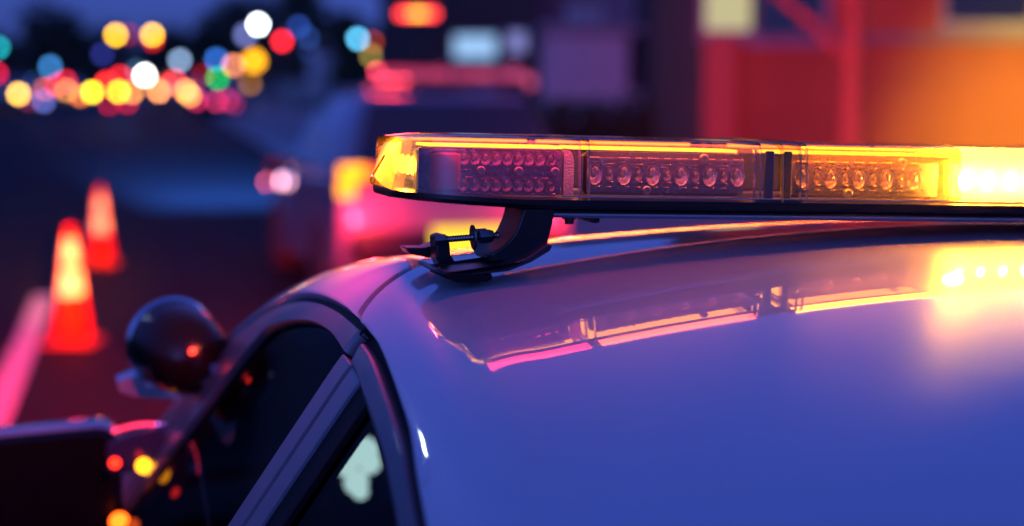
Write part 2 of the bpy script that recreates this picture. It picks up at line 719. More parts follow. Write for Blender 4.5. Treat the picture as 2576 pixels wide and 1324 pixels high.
rd0 = [(y, gap_s(y) + GAPW) for y in np.linspace(-1.15, -.052, 60)]
rwin = [(-1.15, .34), (-.8, .245), (-.6, .185), (-.45, .150), (-.34, .133), (-.286, .126), (-.265, .1225), (-.213, .1185), (-.161, .1145), (-.094, .1075), (-.05, .1055)]
ry, rs = [a[0] for a in rwin], [a[1] for a in rwin]
rd = MB()
rd1 = [(y, float(pchip(ry, rs, y))) for y in np.linspace(-1.15, -.062, 60)]
panel(rd, rd0, rd1, 10, off=-.002, rnd=.005)
rear_door = rd.build('rear_door', M_frame, car, inv=CI)

band('pillar_trim', -.023, -.0605, M_pillar, -.004, front_door)
band('pillar_trim', -.0705, -.109, M_pillar, -.004, rear_door)
band('weather_strip', -.102, -.150, M_black, -.007, rear_door, extra=0.0)
band('weather_strip', -.050, -.082, M_black, -.010, front_door)
wg = MB()
ss_ = np.linspace(.098, .62, 36)
panel(wg, [(pil(-.010, s), s) for s in ss_], [(1.10 - .05 * (s - .1), s + .0) for s in ss_], 40, off=-.012, skirt=.002, rnd=.0005)
wg.build('window', M_glass, front_door)
wg = MB()
ss_ = np.linspace(.105, .62, 30)
panel(wg, [(pil(-.135, s), s) for s in ss_], [(-1.05 + .3 * (s - .1), s) for s in ss_], 30, off=-.012, skirt=.002, rnd=.0005)
wg.build('window', M_glass, rear_door)

# windscreen, rear window, right-hand doors, lower body (mostly outside the frame)
ws = MB()
yl = np.linspace(.585, 1.45, 24)
panel(ws, [(y, -.035) for y in yl], [(y, -1.005) for y in yl], 24, off=-.004)
ws.build('windscreen', thin_glass('windscreen glass', (0.5, 0.52, 0.52)), car, inv=CI)
rw = MB()
yl = np.linspace(-1.45, -.64, 24)
panel(rw, [(y, -.12 - .02 * (y + .64)) for y in yl], [(y, -.92 + .02 * (y + .64)) for y in yl], 24, off=.003, skirt=.006)
rw.build('rear_window', M_blackgloss, car, inv=CI)
rdr = MB()
yl = np.linspace(-1.1, 1.12, 60)
panel(rdr, [(y, -2 * HALF - (gap_s(y) + GAPW)) for y in yl], [(y, -2 * HALF - .115 - max(0, y - .35) * .3) for y in yl], 8, off=0)
rdr.build('door_frame', M_frame, car, inv=CI)
rdg = MB()
panel(rdg, [(y, -2 * HALF - .11 - max(0, y - .35) * .3) for y in yl], [(y, -2 * HALF - .62) for y in yl], 12, off=-.01)
rdg.build('window', thin_glass('dark side glass', (0.10, 0.11, 0.12), gloss=0.9), car, inv=CI)


def car_local(p):
    return Vector(car_pt(*p))


lb = MB()
secs = []
for y, hw, zb, zt in ((-2.35, .62, .45, .92), (-2.25, .78, .30, 1.00), (-1.6, .93, .25, 1.06), (-.8, .985, .22, 1.09), (.3, .99, .22, 1.09), (1.1, .98, .22, 1.07), (1.5, .95, .24, 1.04), (2.3, .90, .26, .93), (2.55, .78, .30, .80), (2.62, .6, .42, .66)):
    pr = []
    for fx, fz in ((-.93, 0), (-1, .12), (-1, .55), (-.985, .8), (-.95, .93), (-.86, 1.0), (-.4, 1.02), (0, 1.025), (.4, 1.02), (.86, 1.0), (.95, .93), (.985, .8), (1, .55), (1, .12), (.93, 0)):
        zz_ = zb + (zt - zb) * fz
        if -1.4 < y < 1.3 and abs(fx) < .9 and fz > .9:
            zz_ = min(zz_, .75)
        pr.append(car_local((HALF + fx * hw, y, zz_)))
    secs.append(pr)
lb.rings(secs, closed=True, cap=True)
lb.build('lower_body', M_white, car, inv=CI)
for sx in (-1, 1):
    for y in (-1.45, 1.55):
        w = MB()
        w.lathe(car_local((HALF + sx * .88, y, .34)), R3 * sx, [(-.12, .2), (-.12, .31), (-.09, .34), (.09, .34), (.115, .31), (.115, .22)], 28)
        wh = w.build('wheel', M_tyre, car, inv=CI)
        MB().lathe(car_local((HALF + sx * .88, y, .34)), R3 * sx, [(.06, .22), (.11, .215), (.09, .17), (.075, .06), (.1, .03), (.1, .001)], 20).build('rim', M_alu, wh)
# cabin: dashboard, seats, screen
db = MB()
db.box(car_local((HALF, 1.15, .92)), (1.45, .5, .22), rz=TH, bev=.05)
db.build('dashboard', M_interior, car, inv=CI)
fl = MB()
fl.box(car_local((HALF, -.1, .785)), (1.7, 2.7, .03), rz=TH)
fl.build('cabin_floor', M_interior, car, inv=CI)
for sx in (-.38, .38):
    st = MB()
    st.box(car_local((HALF + sx, .28, .82)), (.5, .16, .62), rz=TH, bev=.06)
    st.box(car_local((HALF + sx, .26, 1.2)), (.26, .11, .17), rz=TH, bev=.04)
    st.build('seat', M_interior, car, inv=CI)
st = MB()
st.box(car_local((HALF, -.75, .8)), (1.35, .2, .6), rz=TH, bev=.06)
st.build('seat', M_interior, car, inv=CI)


def cpx(u, v, y):
    """where the sight line of a pixel meets the upright plane car-y = y (used once, to measure positions on the car)"""
    d = ray(u, v)
    t = (y - np.dot(CAM - O2, W3)) / np.dot(d, W3)
    return CAM + d * t


lap = MB()
c = cpx(893, 1172, .95)
lap.box(c, (.075, .012, .11), rz=TH, bev=.004)
lp = lap.build('computer', M_blackpl, car, inv=CI)
mb = MB()
for dx, dz, r_ in ((.012, .022, .021), (.020, .004, .016), (-.014, .006, .019), (-.026, .016, .012), (.000, -.022, .018), (.006, -.036, .012)):
    mb.lathe(np.array(c) - W3 * .009 + R3 * dx + np.array([0, 0, dz]), -W3, [(0, r_), (.001, r_ * .97), (.0011 + abs(dx) * .01, .0003)], 18)
mb.build('screen', M_screen, lp)

# side mirror and spot lamp beside the left front window
mc = cpx(95, 1235, .80)
mm = MB()
prof = []
for k in range(-6, 9):
    pass
nx = Vector(R3)
nw = Vector(W3)
nz = Vector((0, 0, 1))
def rrect(c, hx, hz, r, n=6, skew=0.0):
    out = []
    for qx, qz, a0 in ((1, 1, 0), (-1, 1, 90), (-1, -1, 180), (1, -1, 270)):
        for k in range(n + 1):
            a = rad(a0 + 90 * k / n)
            x = qx * (hx - r) + r * math.cos(a)
            z = qz * (hz - r) + r * math.sin(a)
            out.append(Vector(c) + nx * x + nz * (z + skew * x))
    return out
mcv = Vector(mc)
hx, hz = .105, .073
rings_ = []
for d_, k in ((-.004, .90), (0, .96), (.006, 1.0), (.03, 1.01), (.07, 1.01), (.10, .90), (.118, .60), (.122, .05)):
    rings_.append(rrect(mcv + nw * d_, hx * k, hz * k, .03 * k, skew=.05))
mm.rings(rings_, True, False)
mirror = mm.build('side_mirror', M_blackgloss, car, inv=CI)
MB().rings([rrect(mcv + nw * -.003, hx * .9, hz * .9, .026, skew=.05), rrect(mcv + nw * -.0035, hx * .02, hz * .02, .0005, skew=.05)], True, False).build('mirror_glass', mat('mirror glass', (.003, .003, .004), .25, spec=.1), mirror)
cap = MB()
cap.rings([[p + nw * d_ + nz * .0012 for p in rrect(mcv, hx * k, hz * k, .03 * k, skew=.05)[0:14]] for d_, k in ((.002, .985), (.006, 1.0), (.03, 1.015), (.07, 1.02), (.10, .92), (.118, .62))], False)
cap.build('mirror_cap', mat('dark cap paint', (.16, .12, .13), .3, coat=1), mirror)
# mirror stalk: curved arm with bright edge, running to the door
st = MB()
a_ = Vector(cpx(285, 1120, .80))
b_ = Vector(cpx(440, 1075, .74))
st.rings([rrect(a_ + nw * .0 + (b_ - a_) * t + nz * (-.016), .012, .022 + .004 * math.sin(math.pi * t), .009) for t in (-.1, 0, .25, .5, .75, 1.0)], True, True)
st.build('mirror_arm', mat('dark gloss arm', (.03, .035, .06), .12, coat=1), mirror)
for (u, v, r_, col_, e_) in ((362, 1172, .010, srgb(255, 150, 20), 6.0), (289, 1165, .007, srgb(255, 40, 20), 5.0), (300, 1312, .012, srgb(255, 90, 20), 6.0)):  # reflected glints by the mirror, made as glowing discs
    MB().lathe(cpx(u, v, .76), (-W3 * 1.0), [(0, r_), (.004, r_ * .9), (.007, r_ * .5), (.008, .0004)], 14).build('lamp_or_glint', glow(col_, e_), mirror)

for k in range(11):                        # specular sparkle along the top of the arm, made as glowing beads
    MB().ball(cpx(288 + 13.5 * k, 1084 - 1.2 * k - 10 * math.sin(math.pi * k / 10), .755), .0026, n=10, m=6).build('glint_bead', glow(srgb(255, 50, 95) if k < 8 else srgb(190, 90, 200), 4.2), mirror)
sc_ = Vector(cpx(470, 892, .66))
spt = MB()
ax = (Vector(W3) * 1.0 + Vector(R3) * -.25 + nz * .12).normalized()
spt.lathe(sc_, ax, [(-.052, .002), (-.048, .019), (-.039, .033), (-.024, .044), (-.006, .050), (.02, .053), (.05, .055), (.056, .054), (.056, .046), (.05, .002)], 28)
spot = spt.build('spot_lamp', mat('satin black shell', (.004, .004, .004), .22, spec=.3), car, inv=CI)
MB().lathe(sc_, ax, [(.052, .0555), (.056, .058), (.062, .058), (.064, .053), (.060, .046)], 28, cap=False).build('bezel', M_chrome, spot)
pl_ = MB()
q = [Vector(cpx(u, v, .70)) for u, v in ((295, 962), (330, 948), (358, 950), (372, 975), (400, 982), (455, 980), (456, 1000), (395, 1003), (335, 998), (300, 985))]
pl_.prism(q, Vector((0, 0, 0)), Vector(W3) * .05)
pl_.build('bracket', mat('polished alloy bracket', (.55, .57, .62), .25, metal=.9), spot)
MB().tube([sc_ + Vector(R3) * .02, Vector(cpx(520, 955, .62)), Vector(cpx(545, 930, .60))], .009, 10).build('handle_shaft', M_chrome, spot)
MB().ball(cpx(483, 885, .60), .0035, n=10, m=6).build('red_glint', glow(srgb(255, 45, 30), 9), spot)  # red glint on the shell, made as a glowing bead

# ================================================================ the light bar
YB = -0.05                                  # car-y of the bar's rear face
HD = 0.098                                   # half depth
left = at(958, 430, 1.49)
q = left - O2
bx0 = float(np.dot(q, R3))                  # car-x of the bar's left end
ROLL = rad(1.55)
bar_loc = Vector(car_pt(bx0, YB + HD, 0)) + Vector((0, 0, 1.6145))
bar = thing('light_bar', bar_loc, 'long clear emergency light bar glowing amber, clamped across the roof of the foreground patrol car', 'light bar', rot=(0, ROLL, TH))
bar.rotation_mode = 'XYZ'


def bx(u):
    """local x on the bar's rear face under a pixel column"""
    p = cpx(u, 430, YB)
    return (float(np.dot(p - O2, R3)) - bx0) / math.cos(ROLL)


BL = 2 * bx(2415)                           # full length: the joint at this column is the middle
M_lens = thin_glass('clear polycarbonate lens', (0.95, 0.93, 0.94), gloss=0.95, translucent=0.11, tcol=(.9, .85, .85), ior=1.5)
M_lensend = thin_glass('prismatic end lens', (0.95, 0.9, 0.8), gloss=0.55, translucent=0.36, tcol=(1, .66, .25), ior=1.5)
M_rib = thin_glass('lens rib', (0.8, 0.72, 0.72), gloss=1.0, translucent=0.25, tcol=(.9, .8, .8), ior=1.9)
M_board = mat('circuit board', (0.16, 0.11, 0.17), 0.35, noise=0.35, nscale=260)
M_boardd = mat('module housing', (0.035, 0.03, 0.035), 0.4)
M_refl = mat('silvered reflector', (0.62, 0.58, 0.66), 0.16, metal=1.0, bump=0.25, bscale=500)
M_die = mat('amber led die', (0.9, 0.42, 0.05), 0.3)
M_dome = thin_glass('led lens dome', (0.8, 0.75, 0.8), gloss=1.0, translucent=0.08, ior=1.6)
M_amberline = glow((1.0, 0.30, 0.010), 6.0, True)
M_hot = glow((1.0, 0.42, 0.04), 1500.0, True)


def sec_scale(x):
    """plan half depth, top height at a distance x from a bar end"""
    if x < .075:
        k = math.sqrt(max(0, 1 - ((.075 - x) / .075) ** 2))
        return HD - .055 + .055 * k, .0535 + .0065 * k
    return HD, .060


def lens_section(x, inset=0.0, lean=0.0):
    xe = min(x, BL - x)
    hd, zt = sec_scale(max(0, xe))
    hd -= inset
    zt -= inset
    zb = .0085 + .004 * max(0, 1 - xe / .1)
    pts = []
    prof = [(-1.0, 0), (-.995, .25), (-.985, .5), (-.972, .70)]
    for fy, fz in prof:
        pts.append((fy * hd, zb + (zt - zb) * fz))
    # rounded top corner
    r = .011
    yc, zc = -.972 * hd + r, zb + (zt - zb) * .72
    zc = zt - r
    for k in range(0, 8):
        a = rad(180 - 90 * k / 7)
        pts.append((yc + r * math.cos(a), zc + r * math.sin(a)))
    pts.append((-.4 * hd, zt + .0012))
    pts.append((0, zt + .0016))
    full = pts + [(-y, z) for y, z in reversed(pts[:-1])]
    out = []
    for y, z in full:
        s = 1 if x < BL / 2 else -1
        out.append((x + s * lean * (z - zb) / (zt - zb), y, z))
    return out


def lens_cover(xa, xb, m, end=None):
    mb_ = MB()
    xs = np.linspace(xa, xb, 10)
    if end == 'l':
        xs = np.concatenate([xa + (xb - xa) * (np.linspace(0, 1, 22) ** 2)])
        mb_.rings([lens_section(x, lean=.010 * max(0, 1 - x / .06)) for x in xs], closed=False)
        s0 = lens_section(xs[0], lean=.010)
        rr_ = [s0]
        for dx, k in ((.0035, .86), (.0060, .66), (.0078, .40), (.0084, .12)):
            rr_.append([(p[0] - dx, p[1] * k, .030 + (p[2] - .030) * (.35 + .65 * k)) for p in s0])
        mb_.rings(rr_, closed=False)
    elif end == 'r':
        xs = BL - (BL - xa) * (np.linspace(0, 1, 22) ** 2)
        mb_.rings([lens_section(x, lean=.010 * max(0, 1 - (BL - x) / .06)) for x in xs], closed=False, cap=False)
    else:
        mb_.rings([lens_section(x) for x in xs], closed=False)
    return mb_.build('lens_cover', m, bar)


JX = [bx(1470), bx(1965), bx(2415)]
JX = JX + [BL - JX[1], BL - JX[0]]
endx = bx(1032)
end_l = lens_cover(0.0, endx, M_lensend, 'l')
lens_cover(endx + .0006, JX[0] - .0015, M_lens)
lens_cover(JX[0] + .0015, JX[1] - .003, M_lens)
lens_cover(JX[1] + .003, JX[2] - .001, thin_glass('amber glare lens', (1.0, .88, .60), gloss=0.95, translucent=0.16, tcol=(1, .72, .30)))  # clear lens, amber tint painted in for the lamp's glare
lens_cover(JX[2] + .001, JX[3] - .003, thin_glass('lens over the lit module', (0.98, 0.93, 0.8), gloss=0.95, translucent=0.35, tcol=(1, .85, .5)))
lens_cover(JX[3] + .003, JX[4] - .0015, M_lens)
lens_cover(JX[4] + .0015, BL - endx, M_lens)
lens_cover(BL - endx + .0006, BL, M_lensend, 'r')


def rib(x, w, m, grow=.0006, name='lens_rib'):
    b = MB()
    rows = []
    for dx, g in ((-w / 2, -.004), (-w / 2, 0), (w / 2, 0), (w / 2, -.004)):
        rows.append(lens_section(x + dx, inset=-grow - g * 1.0))
    b.rings(rows, closed=False)
    return b.build(name, m, bar)


for jx in (JX[0], JX[4]):
    rib(jx - .0042, .0012, M_rib)
    rib(jx + .0040, .0012, M_rib)
for jx in (JX[1], JX[3]):
    rib(jx - .0245, .0012, M_rib)
    rib(jx - .0190, .0012, M_rib)
    rib(jx + .0185, .0012, M_rib)
    rib(jx + .0245, .0012, M_rib)
    rib(jx + .0012, .0018, thin_glass('lens edge', (0.9, 0.7, 0.3), gloss=1.0, translucent=0.6, tcol=(1, .8, .3)), .0012)
    for dx, w in ((-.0085, .0078), (.0085, .0078)):
        for fy in (-1, 1):
            MB().box((jx + dx, fy * (HD - .0085), .030), (w, .004, .046), bev=.0008).build('divider', M_blackmetal, bar)
    for fy in (-1,):
        MB().box((jx + .0, fy * (HD - .006), .0105), (.043, .012, .003), bev=.001).build('divider_foot', M_blackpl, bar)

# base tray
bb = MB()
rows = []
for x in np.concatenate([BL * .5 - BL * .5 * np.cos(np.linspace(0, math.pi, 80))]):
    xe = min(x, BL - x)
    hd, zt = sec_scale(max(0, xe))
    lift = .006 * max(0, 1 - xe / .13) ** 1.5
    hd_ = hd * (1.0 if xe > .002 else .96)
    zb, zt_ = 0.0 + lift, .0085 + .004 * max(0, 1 - xe / .1)
    rows.append([(x, -hd_ + .01, zb), (x, -hd_ + .003, zb + .0008), (x, -hd_ - .0006, zb + .004), (x, -hd_ - .0006, zt_), (x, -hd_ + .006, zt_ + .0008),
                 (x, hd_ - .006, zt_ + .0008), (x, hd_ + .0006, zt_), (x, hd_ + .0006, zb + .004), (x, hd_ - .003, zb + .0008), (x, hd_ - .01, zb)])
bb.rings(rows, closed=True, cap=True)
bb.build('base_tray', mat('black anodised tray', (.010, .008, .009), .35, spec=.4), bar)
# aluminium extrusion below the tray
tx = bx(1385)
tb = MB()
tb.box((BL / 2, -HD + .014, -.004), (BL - 2 * tx, .016, .006), bev=.0022)
tb.build('extrusion', M_alu, bar)
MB().box((BL / 2, HD - .014, -.004), (BL - 2 * tx, .016, .006), bev=.0022).build('extrusion', M_alu, bar)
MB().box((BL / 2, 0, -.002), (BL - 2 * tx, 2 * HD - .05, .003)).build('underside_plate', M_black, bar)
kb = MB()
kb.box((BL / 2, -HD + .001, .0115), (BL - 2 * bx(1415), .002, .0012))
kb.build('trim_strip', M_alu, bar)


# led modules on the rear face
def led_mesh(r, hgt, lit):
    b = MB()
    n = 18
    prof = [(0.0, r * .30), (.0012, r * .55), (.0028, r * .82), (.0046, r), (.0049, r * 1.06), (.0040, r * 1.1)]
    ax_ = Vector((0, -1, 0))
    def ring(h, rr):
        return [(rr * math.cos(2 * math.pi * k / n), -h, rr * hgt * math.sin(2 * math.pi * k / n)) for k in range(n)]
    b.rings([ring(h, rr) for h, rr in prof], True, False, 0)
    b.rings([ring(.0003, r * .34), ring(.0010, r * .26), ring(.0012, r * .01)], True, False, 1)
    dm = []
    for i in range(7):
        a = rad(90 * i / 6)
        dm.append([(p[0] * .62, -.0042 - .0032 * math.sin(a), p[2] * .86) for p in ring(0, r * max(math.cos(a), .02))])
    b.rings(dm, True, False, 2)
    return b


YF = -HD + .024                              # plane of the module faces


def place_leds(module, xs, zs, r, hgt, lit=False):
    first = None
    for x in xs:
        for z in zs:
            if first is None:
                first = led_mesh(r, hgt, lit).build('led', [M_refl, M_hot if lit else M_die, M_dome if not lit else M_hot], module)
                first.location = (x, YF, z)
            else:
                o = first.copy()
                COL.objects.link(o)
                o.parent = module
                o.location = (x, YF, z)


def screw(module, x, z, r=.0040):
    b = MB()
    b.lathe((x, YF - .0075, z), (0, -1, 0), [(-.004, r * .7), (0, r), (.0026, r), (.0034, r * .8), (.0034, r * .42), (.0016, r * .38), (.0016, r * .01)], 16)
    b.build('screw', M_steel, module)


def optics(module, xs, zs, w, h):
    """ribbed clear blocks between the reflectors"""
    for z in zs:
        b = MB()
        for x in xs:
            k = 5
            for i in range(k):
                b.box((x + (i - (k - 1) / 2) * w / k, YF - .003, z), (w / k * .62, .004, h), bev=.0005)
        x0, x1 = min(xs) - w / 2, max(xs) + w / 2
        b.box(((x0 + x1) / 2, YF - .0012, z), (x1 - x0, .0008, h * .5))
        b.build('optic_strip', M_dome, module)


def specks(module, xa, xb, n):
    """the many tiny parts soldered on a board, as one mesh"""
    rr = random.Random(int(xa * 1e5))
    b = MB()
    for _ in range(n):
        x, z = rr.uniform(min(xa, xb), max(xa, xb)), rr.uniform(.0125, .0485)
        b.box((x, YF - .0012, z), (rr.choice((.0006, .0009, .0022)), .0016, rr.choice((.0007, .0012, .0026))), mi=rr.choice((0, 0, 1)))
    o = b.build('solder_parts', [mat('tin solder', (.8, .78, .8), .2, metal=1.0), mat('chip', (.05, .05, .07), .3)], module, smooth=False)
    o['kind'] = 'stuff'


# corner modules: two rows of six
def corner_module(mirror=False):
    def X(u):
        x = bx(u)
        return BL - x if mirror else x
    xa, xb = X(1062), X(1432)
    xm, w = (xa + xb) / 2, abs(xb - xa)
    b = MB()
    b.box((xm, YF + .009, .0305), (w, .017, .0385), bev=.003)
    mod = b.build('led_module', M_boardd, bar)
    MB().box((xm, YF + .0002, .0305), (w * .985, .0012, .037), bev=.0003).build('circuit_board', M_board, mod)
    us = [1178 + 27.5 * i for i in range(9)]
    place_leds(mod, [X(u) for u in us], [.0195, .0415], .0043, 1.25)
    optics(mod, [X(u) for u in us], [.0305], .005, .0035)
    optics(mod, [X(u) for u in us], [.0495, .0117], .010, .0022)
    optics(mod, [X(u + 14) for u in us[:8]], [.0360, .0250], .006, .0018)
    specks(mod, X(1165), X(1428), 70)
    for u in (1222, 1318, 1410):
        screw(mod, X(u - 4), .0312)
    # inner reflector at the outboard end, red light put into its colour
    e = MB()
    e.box((X(1130), YF - .004, .0300), (bx(1172) - bx(1092), .007, .0345), bev=.003)
    e.build('end_reflector', mat('red lit reflector', (.45, .02, .03), .12, coat=1), mod)
    c_ = MB()
    for u, z, sx, sz in ((1400, .044, .010, .008), (1404, .030, .009, .012), (1402, .020, .010, .003), (1380, .036, .003, .003), (1384, .022, .003, .002), (1415, .016, .004, .002)):
        c_.box((X(u), YF - .002, z), (sx * .6, .003, sz * .7), bev=.0003)
    c_.build('component', mat('chip', (.05, .05, .07), .3), mod)
    br = MB()
    x0, x1 = X(1434), X(1460)
    out = [Vector((x0, 0, .0115)), Vector((x1, 0, .0115)), Vector((x1, 0, .038))]
    for k in range(1, 6):
        a = rad(90 * k / 5)
        out.append(Vector((x0 + (x1 - x0) * (.35 + .65 * math.cos(a)), 0, .038 + .012 * math.sin(a))))
    out.append(Vector((x0, 0, .050)))
    br.prism(out, (0, YF - .003, 0), (0, YF + .004, 0))
    br.build('end_bracket', mat('perforated steel', (.35, .33, .36), .35, metal=.9, bump=.4, bscale=800), mod)


corner_module()
corner_module(True)


def row_module(xa, xb, n, lit=False, x0=None, pitch=None):
    xm, w = (xa + xb) / 2, abs(xb - xa)
    b = MB()
    b.box((xm, YF + .009, .0305), (w, .017, .0370), bev=.004)
    mod = b.build('led_module', M_boardd if not lit else mat('lit module housing', (.5, .4, .2), .4), bar)  # lit copy of the housing, lamp glow put into its colour
    MB().box((xm, YF + .0002, .0295), (w * .975, .0012, .030), bev=.0003).build('circuit_board', M_board if not lit else glow((1, .42, .02), 22.0, True), mod)  # the lit module's board glows in place of LED glare
    step = pitch or w / n
    xs = [(x0 if x0 is not None else xa + step * .5) + step * i for i in range(n)]
    place_leds(mod, xs, [.0300], .0062, 1.35, lit)
    mid = [x + step / 2 for x in xs[:-1]]
    if not lit:
        place_leds(mod, mid, [.0300], .0034, 1.5)
    optics(mod, mid, [.0378, .0225], .0075, .003)
    optics(mod, xs, [.0425, .0178], .0105, .0042)
    optics(mod, mid, [.0425, .0178], .006, .0038)
    if not lit:
        specks(mod, xa + .004, xb - .004, 70)
    screw(mod, xa + w * .36, .0168)
    screw(mod, xa + w * .71, .0450)
    return mod


row_module(bx(1490), bx(1900), 6, x0=bx(1512), pitch=bx(1586) - bx(1512))
m3 = row_module(bx(2012), bx(2395), 5, x0=bx(2040), pitch=bx(2112) - bx(2040))
row_module(JX[2] + .004, JX[3] - .028, 6, lit=True)
row_module(JX[3] + .028, JX[4] - .01, 6)

# forward facing amber modules: dark backs with the lit strip showing above the rear modules
for xa, xb in ((.03, JX[0] - .004), (JX[0] + .006, JX[1] - .020), (JX[1] + .020, JX[2] - .004), (JX[2] + .004, JX[3] - .02), (JX[3] + .02, JX[4] - .006), (JX[4] + .004, BL - .03)):
    b = MB()
    b.box(((xa + xb) / 2, HD - .045, .030), (xb - xa, .016, .036), bev=.002)
    fm = b.build('forward_module', M_boardd, bar)
    MB().box(((xa + xb) / 2, HD - .035, .0305), (xb - xa - .004, .003, .034), bev=.001).build('light_strip', glow((1, .22, .02), 8.0, True), fm)
    g_ = MB()  # glowing strips stand in for lamp light caught in the lens top
    g_.box(((xa + xb) / 2, -.02, .0512), (xb - xa, .05, .0022), bev=.0008)
    g_.build('glow_strip', M_amberline, fm)
    MB().box(((xa + xb) / 2, HD - .022, .0545), (xb - xa, .008, .0022), bev=.0008).build('glow_strip', glow((1, .16, .01), 5.0, True), fm)
# side facing amber corner lamps
for x, sgn in ((.022, 1), (BL - .022, -1)):
    b = MB()
    b.box((x + sgn * .012, .0, .032), (.012, .12, .030), bev=.002)
    cm = b.build('side_module', M_boardd, bar)
    b = MB()
    for i in range(5):
        b.lathe((x + sgn * .006, -.05 + .025 * i, .032), (-sgn, 0, 0), [(0, .009), (.003, .007), (.004, .0004)], 14)
    b.build('lit_led', glow((1, .42, .02), 9.0), cm)

# mounting foot and clamp on the left roof edge
M_foot = M_blackmetal
ft = thing('mounting_clamp', Vector(body(0.0, 0.02)), 'black mounting clamp with long bolt gripping the left roof edge of the patrol car', 'clamp')
FI = inv_of(ft)
W_ = Vector(W3)
yc = -0.03


def outl(pts, y=0.0):
    return [Vector(cpx(u, v, y)) for u, v in pts]


b = MB()
post = [(1318, 525), (1396, 525), (1394, 548), (1388, 575), (1378, 612), (1372, 634), (1350, 648), (1300, 655), (1240, 660), (1235, 640), (1262, 622), (1282, 606), (1296, 588), (1308, 560)]
b.prism(outl(post, -.045), W_ * 0, W_ * .06)
b.build('foot', M_foot, ft, inv=FI, smooth=False)
b = MB()
b.prism(outl([(1100, 672), (1128, 684), (1180, 684), (1260, 676), (1330, 648), (1378, 614), (1392, 618), (1384, 632), (1338, 660), (1280, 683), (1200, 692), (1120, 692), (1092, 684)], -.075), W_ * 0, W_ * .07)
b.build('foot_plate', mat('blue grey coated steel', (.035, .034, .042), .28, metal=.3), ft, inv=FI, smooth=False)
b = MB()
b.prism(outl([(1125, 686), (1238, 688), (1240, 704), (1226, 710), (1150, 710), (1118, 700)], -.072), W_ * 0, W_ * .06)
b.build('rubber_pad', M_black, ft, inv=FI, smooth=False)
b = MB()
b.prism(outl([(1020, 624), (1070, 624), (1100, 614), (1130, 618), (1135, 640), (1100, 652), (1060, 646), (1030, 640)], .05), W_ * 0, W_ * .03)
b.prism(outl([(1096, 596), (1112, 590), (1130, 594), (1134, 640), (1150, 668), (1106, 672), (1098, 650)], .01), W_ * 0, W_ * .025)
b.build('hook_plate', M_foot, ft, inv=FI, smooth=False)
b = MB()
p_, q_ = Vector(cpx(1105, 604, yc)), Vector(cpx(1256, 592, yc))
npt = 46
b.tube([p_.lerp(q_, k / npt) for k in range(npt + 1)], [.0030 if k % 2 else .0024 for k in range(npt + 1)], 12)
b.tube([p_ + (p_ - q_).normalized() * .004, p_ + (q_ - p_).normalized() * .005], .0052, 6)
b.build('bolt', M_steel, ft, inv=FI)
b = MB()
m_ = p_.lerp(q_, .78)
dv = (q_ - p_).normalized()
b.tube([m_ - dv * .006, m_ - dv * .003, m_ + dv * .003, m_ + dv * .006], [.006, .0062, .0062, .005], 6)
b.tube([m_ - dv * .012, m_ - dv * .0105], .0105, 22)
b.prism([Vector(cpx(u, v, yc)) for u, v in ((1196, 578), (1226, 576), (1234, 604), (1228, 632), (1246, 655), (1200, 640), (1188, 606))], W_ * .004, W_ * .008)
b.build('wing_nut', M_steel, ft, inv=FI)
b = MB()
s_ = Vector(cpx(1205, 688, -.06))
b.lathe(s_, (0, 0, 1), [(0, .008), (.002, .008), (.0035, .006), (.004, .0005)], 16)
b.build('rivet', M_steel, ft, inv=FI)
for ch in ft.children:
    if ch.name.split('.')[0] in ('foot', 'foot_plate', 'rubber_pad', 'hook_plate'):
        md = ch.modifiers.new('bevel', 'BEVEL')
        md.width = .0016
        md.segments = 3
        md.limit_method = 'ANGLE'
        md.angle_limit = rad(40)
        ch.data.polygons.foreach_set('use_smooth', [True] * len(ch.data.polygons))
        ch.data.set_sharp_from_angle(angle=rad(50))
# knob and stop under the tray
b = MB()
k0 = Vector(cpx(1432, 533, yc))
b.tube([k0, k0 - nz * .006, k0 - nz * .0062, k0 - nz * .0105], [.0062, .0062, .0042, .0038], 12)
b.box(k0 + nz * .001, (.016, .016, .003), rz=TH, bev=.001)
b.build('knob', M_blackpl, ft, inv=FI)
b = MB()
b.prism(outl([(1452, 534), (1510, 536), (1508, 560), (1496, 562), (1452, 548)]), W_ * .0, W_ * .03)
b.build('stop', M_blackpl, ft, inv=FI, smooth=False)

# light of the bar's own lamps, and added fills
def barw(x, y, z):
    return (Matrix.Translation(bar.location) @ bar.rotation_euler.to_matrix().to_4x4()) @ Vector((x, y, z))


def aim(src, u, v, Y):
    return Vector(at(u, v, Y))


BI = inv_of(bar)
AMB = (1.0, 0.36, 0.03)
RED = (1.0, 0.012, 0.02)
# lit rear module: warm light back over the roof
hx_ = (JX[2] + JX[3]) / 2 - .01
# added amber spots on the right facade, standing in for lens glare
lamp('glare_flood', 'SPOT', barw(hx_ + .1, HD + .03, .035), (1, .26, .01), 9000, size=.03, target=aim(None, 2860, 430, 21), spot=25, blend=1.0, parent=bar, inv=BI)
lamp('glare_beam', 'SPOT', barw(hx_ + .1, HD + .03, .035), (1, .95, .03), 42000, size=.03, target=aim(None, 2860, 470, 21), spot=20, blend=1.0, parent=bar, inv=BI)
# red flood forward over car and facade
lamp('red_flood', 'SPOT', barw(BL * .45, HD + .03, .035), RED, 9000, size=.04, target=aim(None, 2250, 330, 20), spot=37, blend=1.0, parent=bar, inv=BI)
lamp('red_flood', 'SPOT', barw(.1, HD + .03, .035), (1, .010, .012), 48000, size=.04, target=aim(None, 400, 900, 9), spot=21, blend=1.0, parent=bar, inv=BI)
lamp('forward_light', 'AREA', barw(BL * .5, HD + .012, .03), (1, .14, .02), 60.0, size=BL * .9, size_y=.03, target=barw(BL * .5, HD + 1.0, -.35), along=R3, parent=bar, inv=BI)
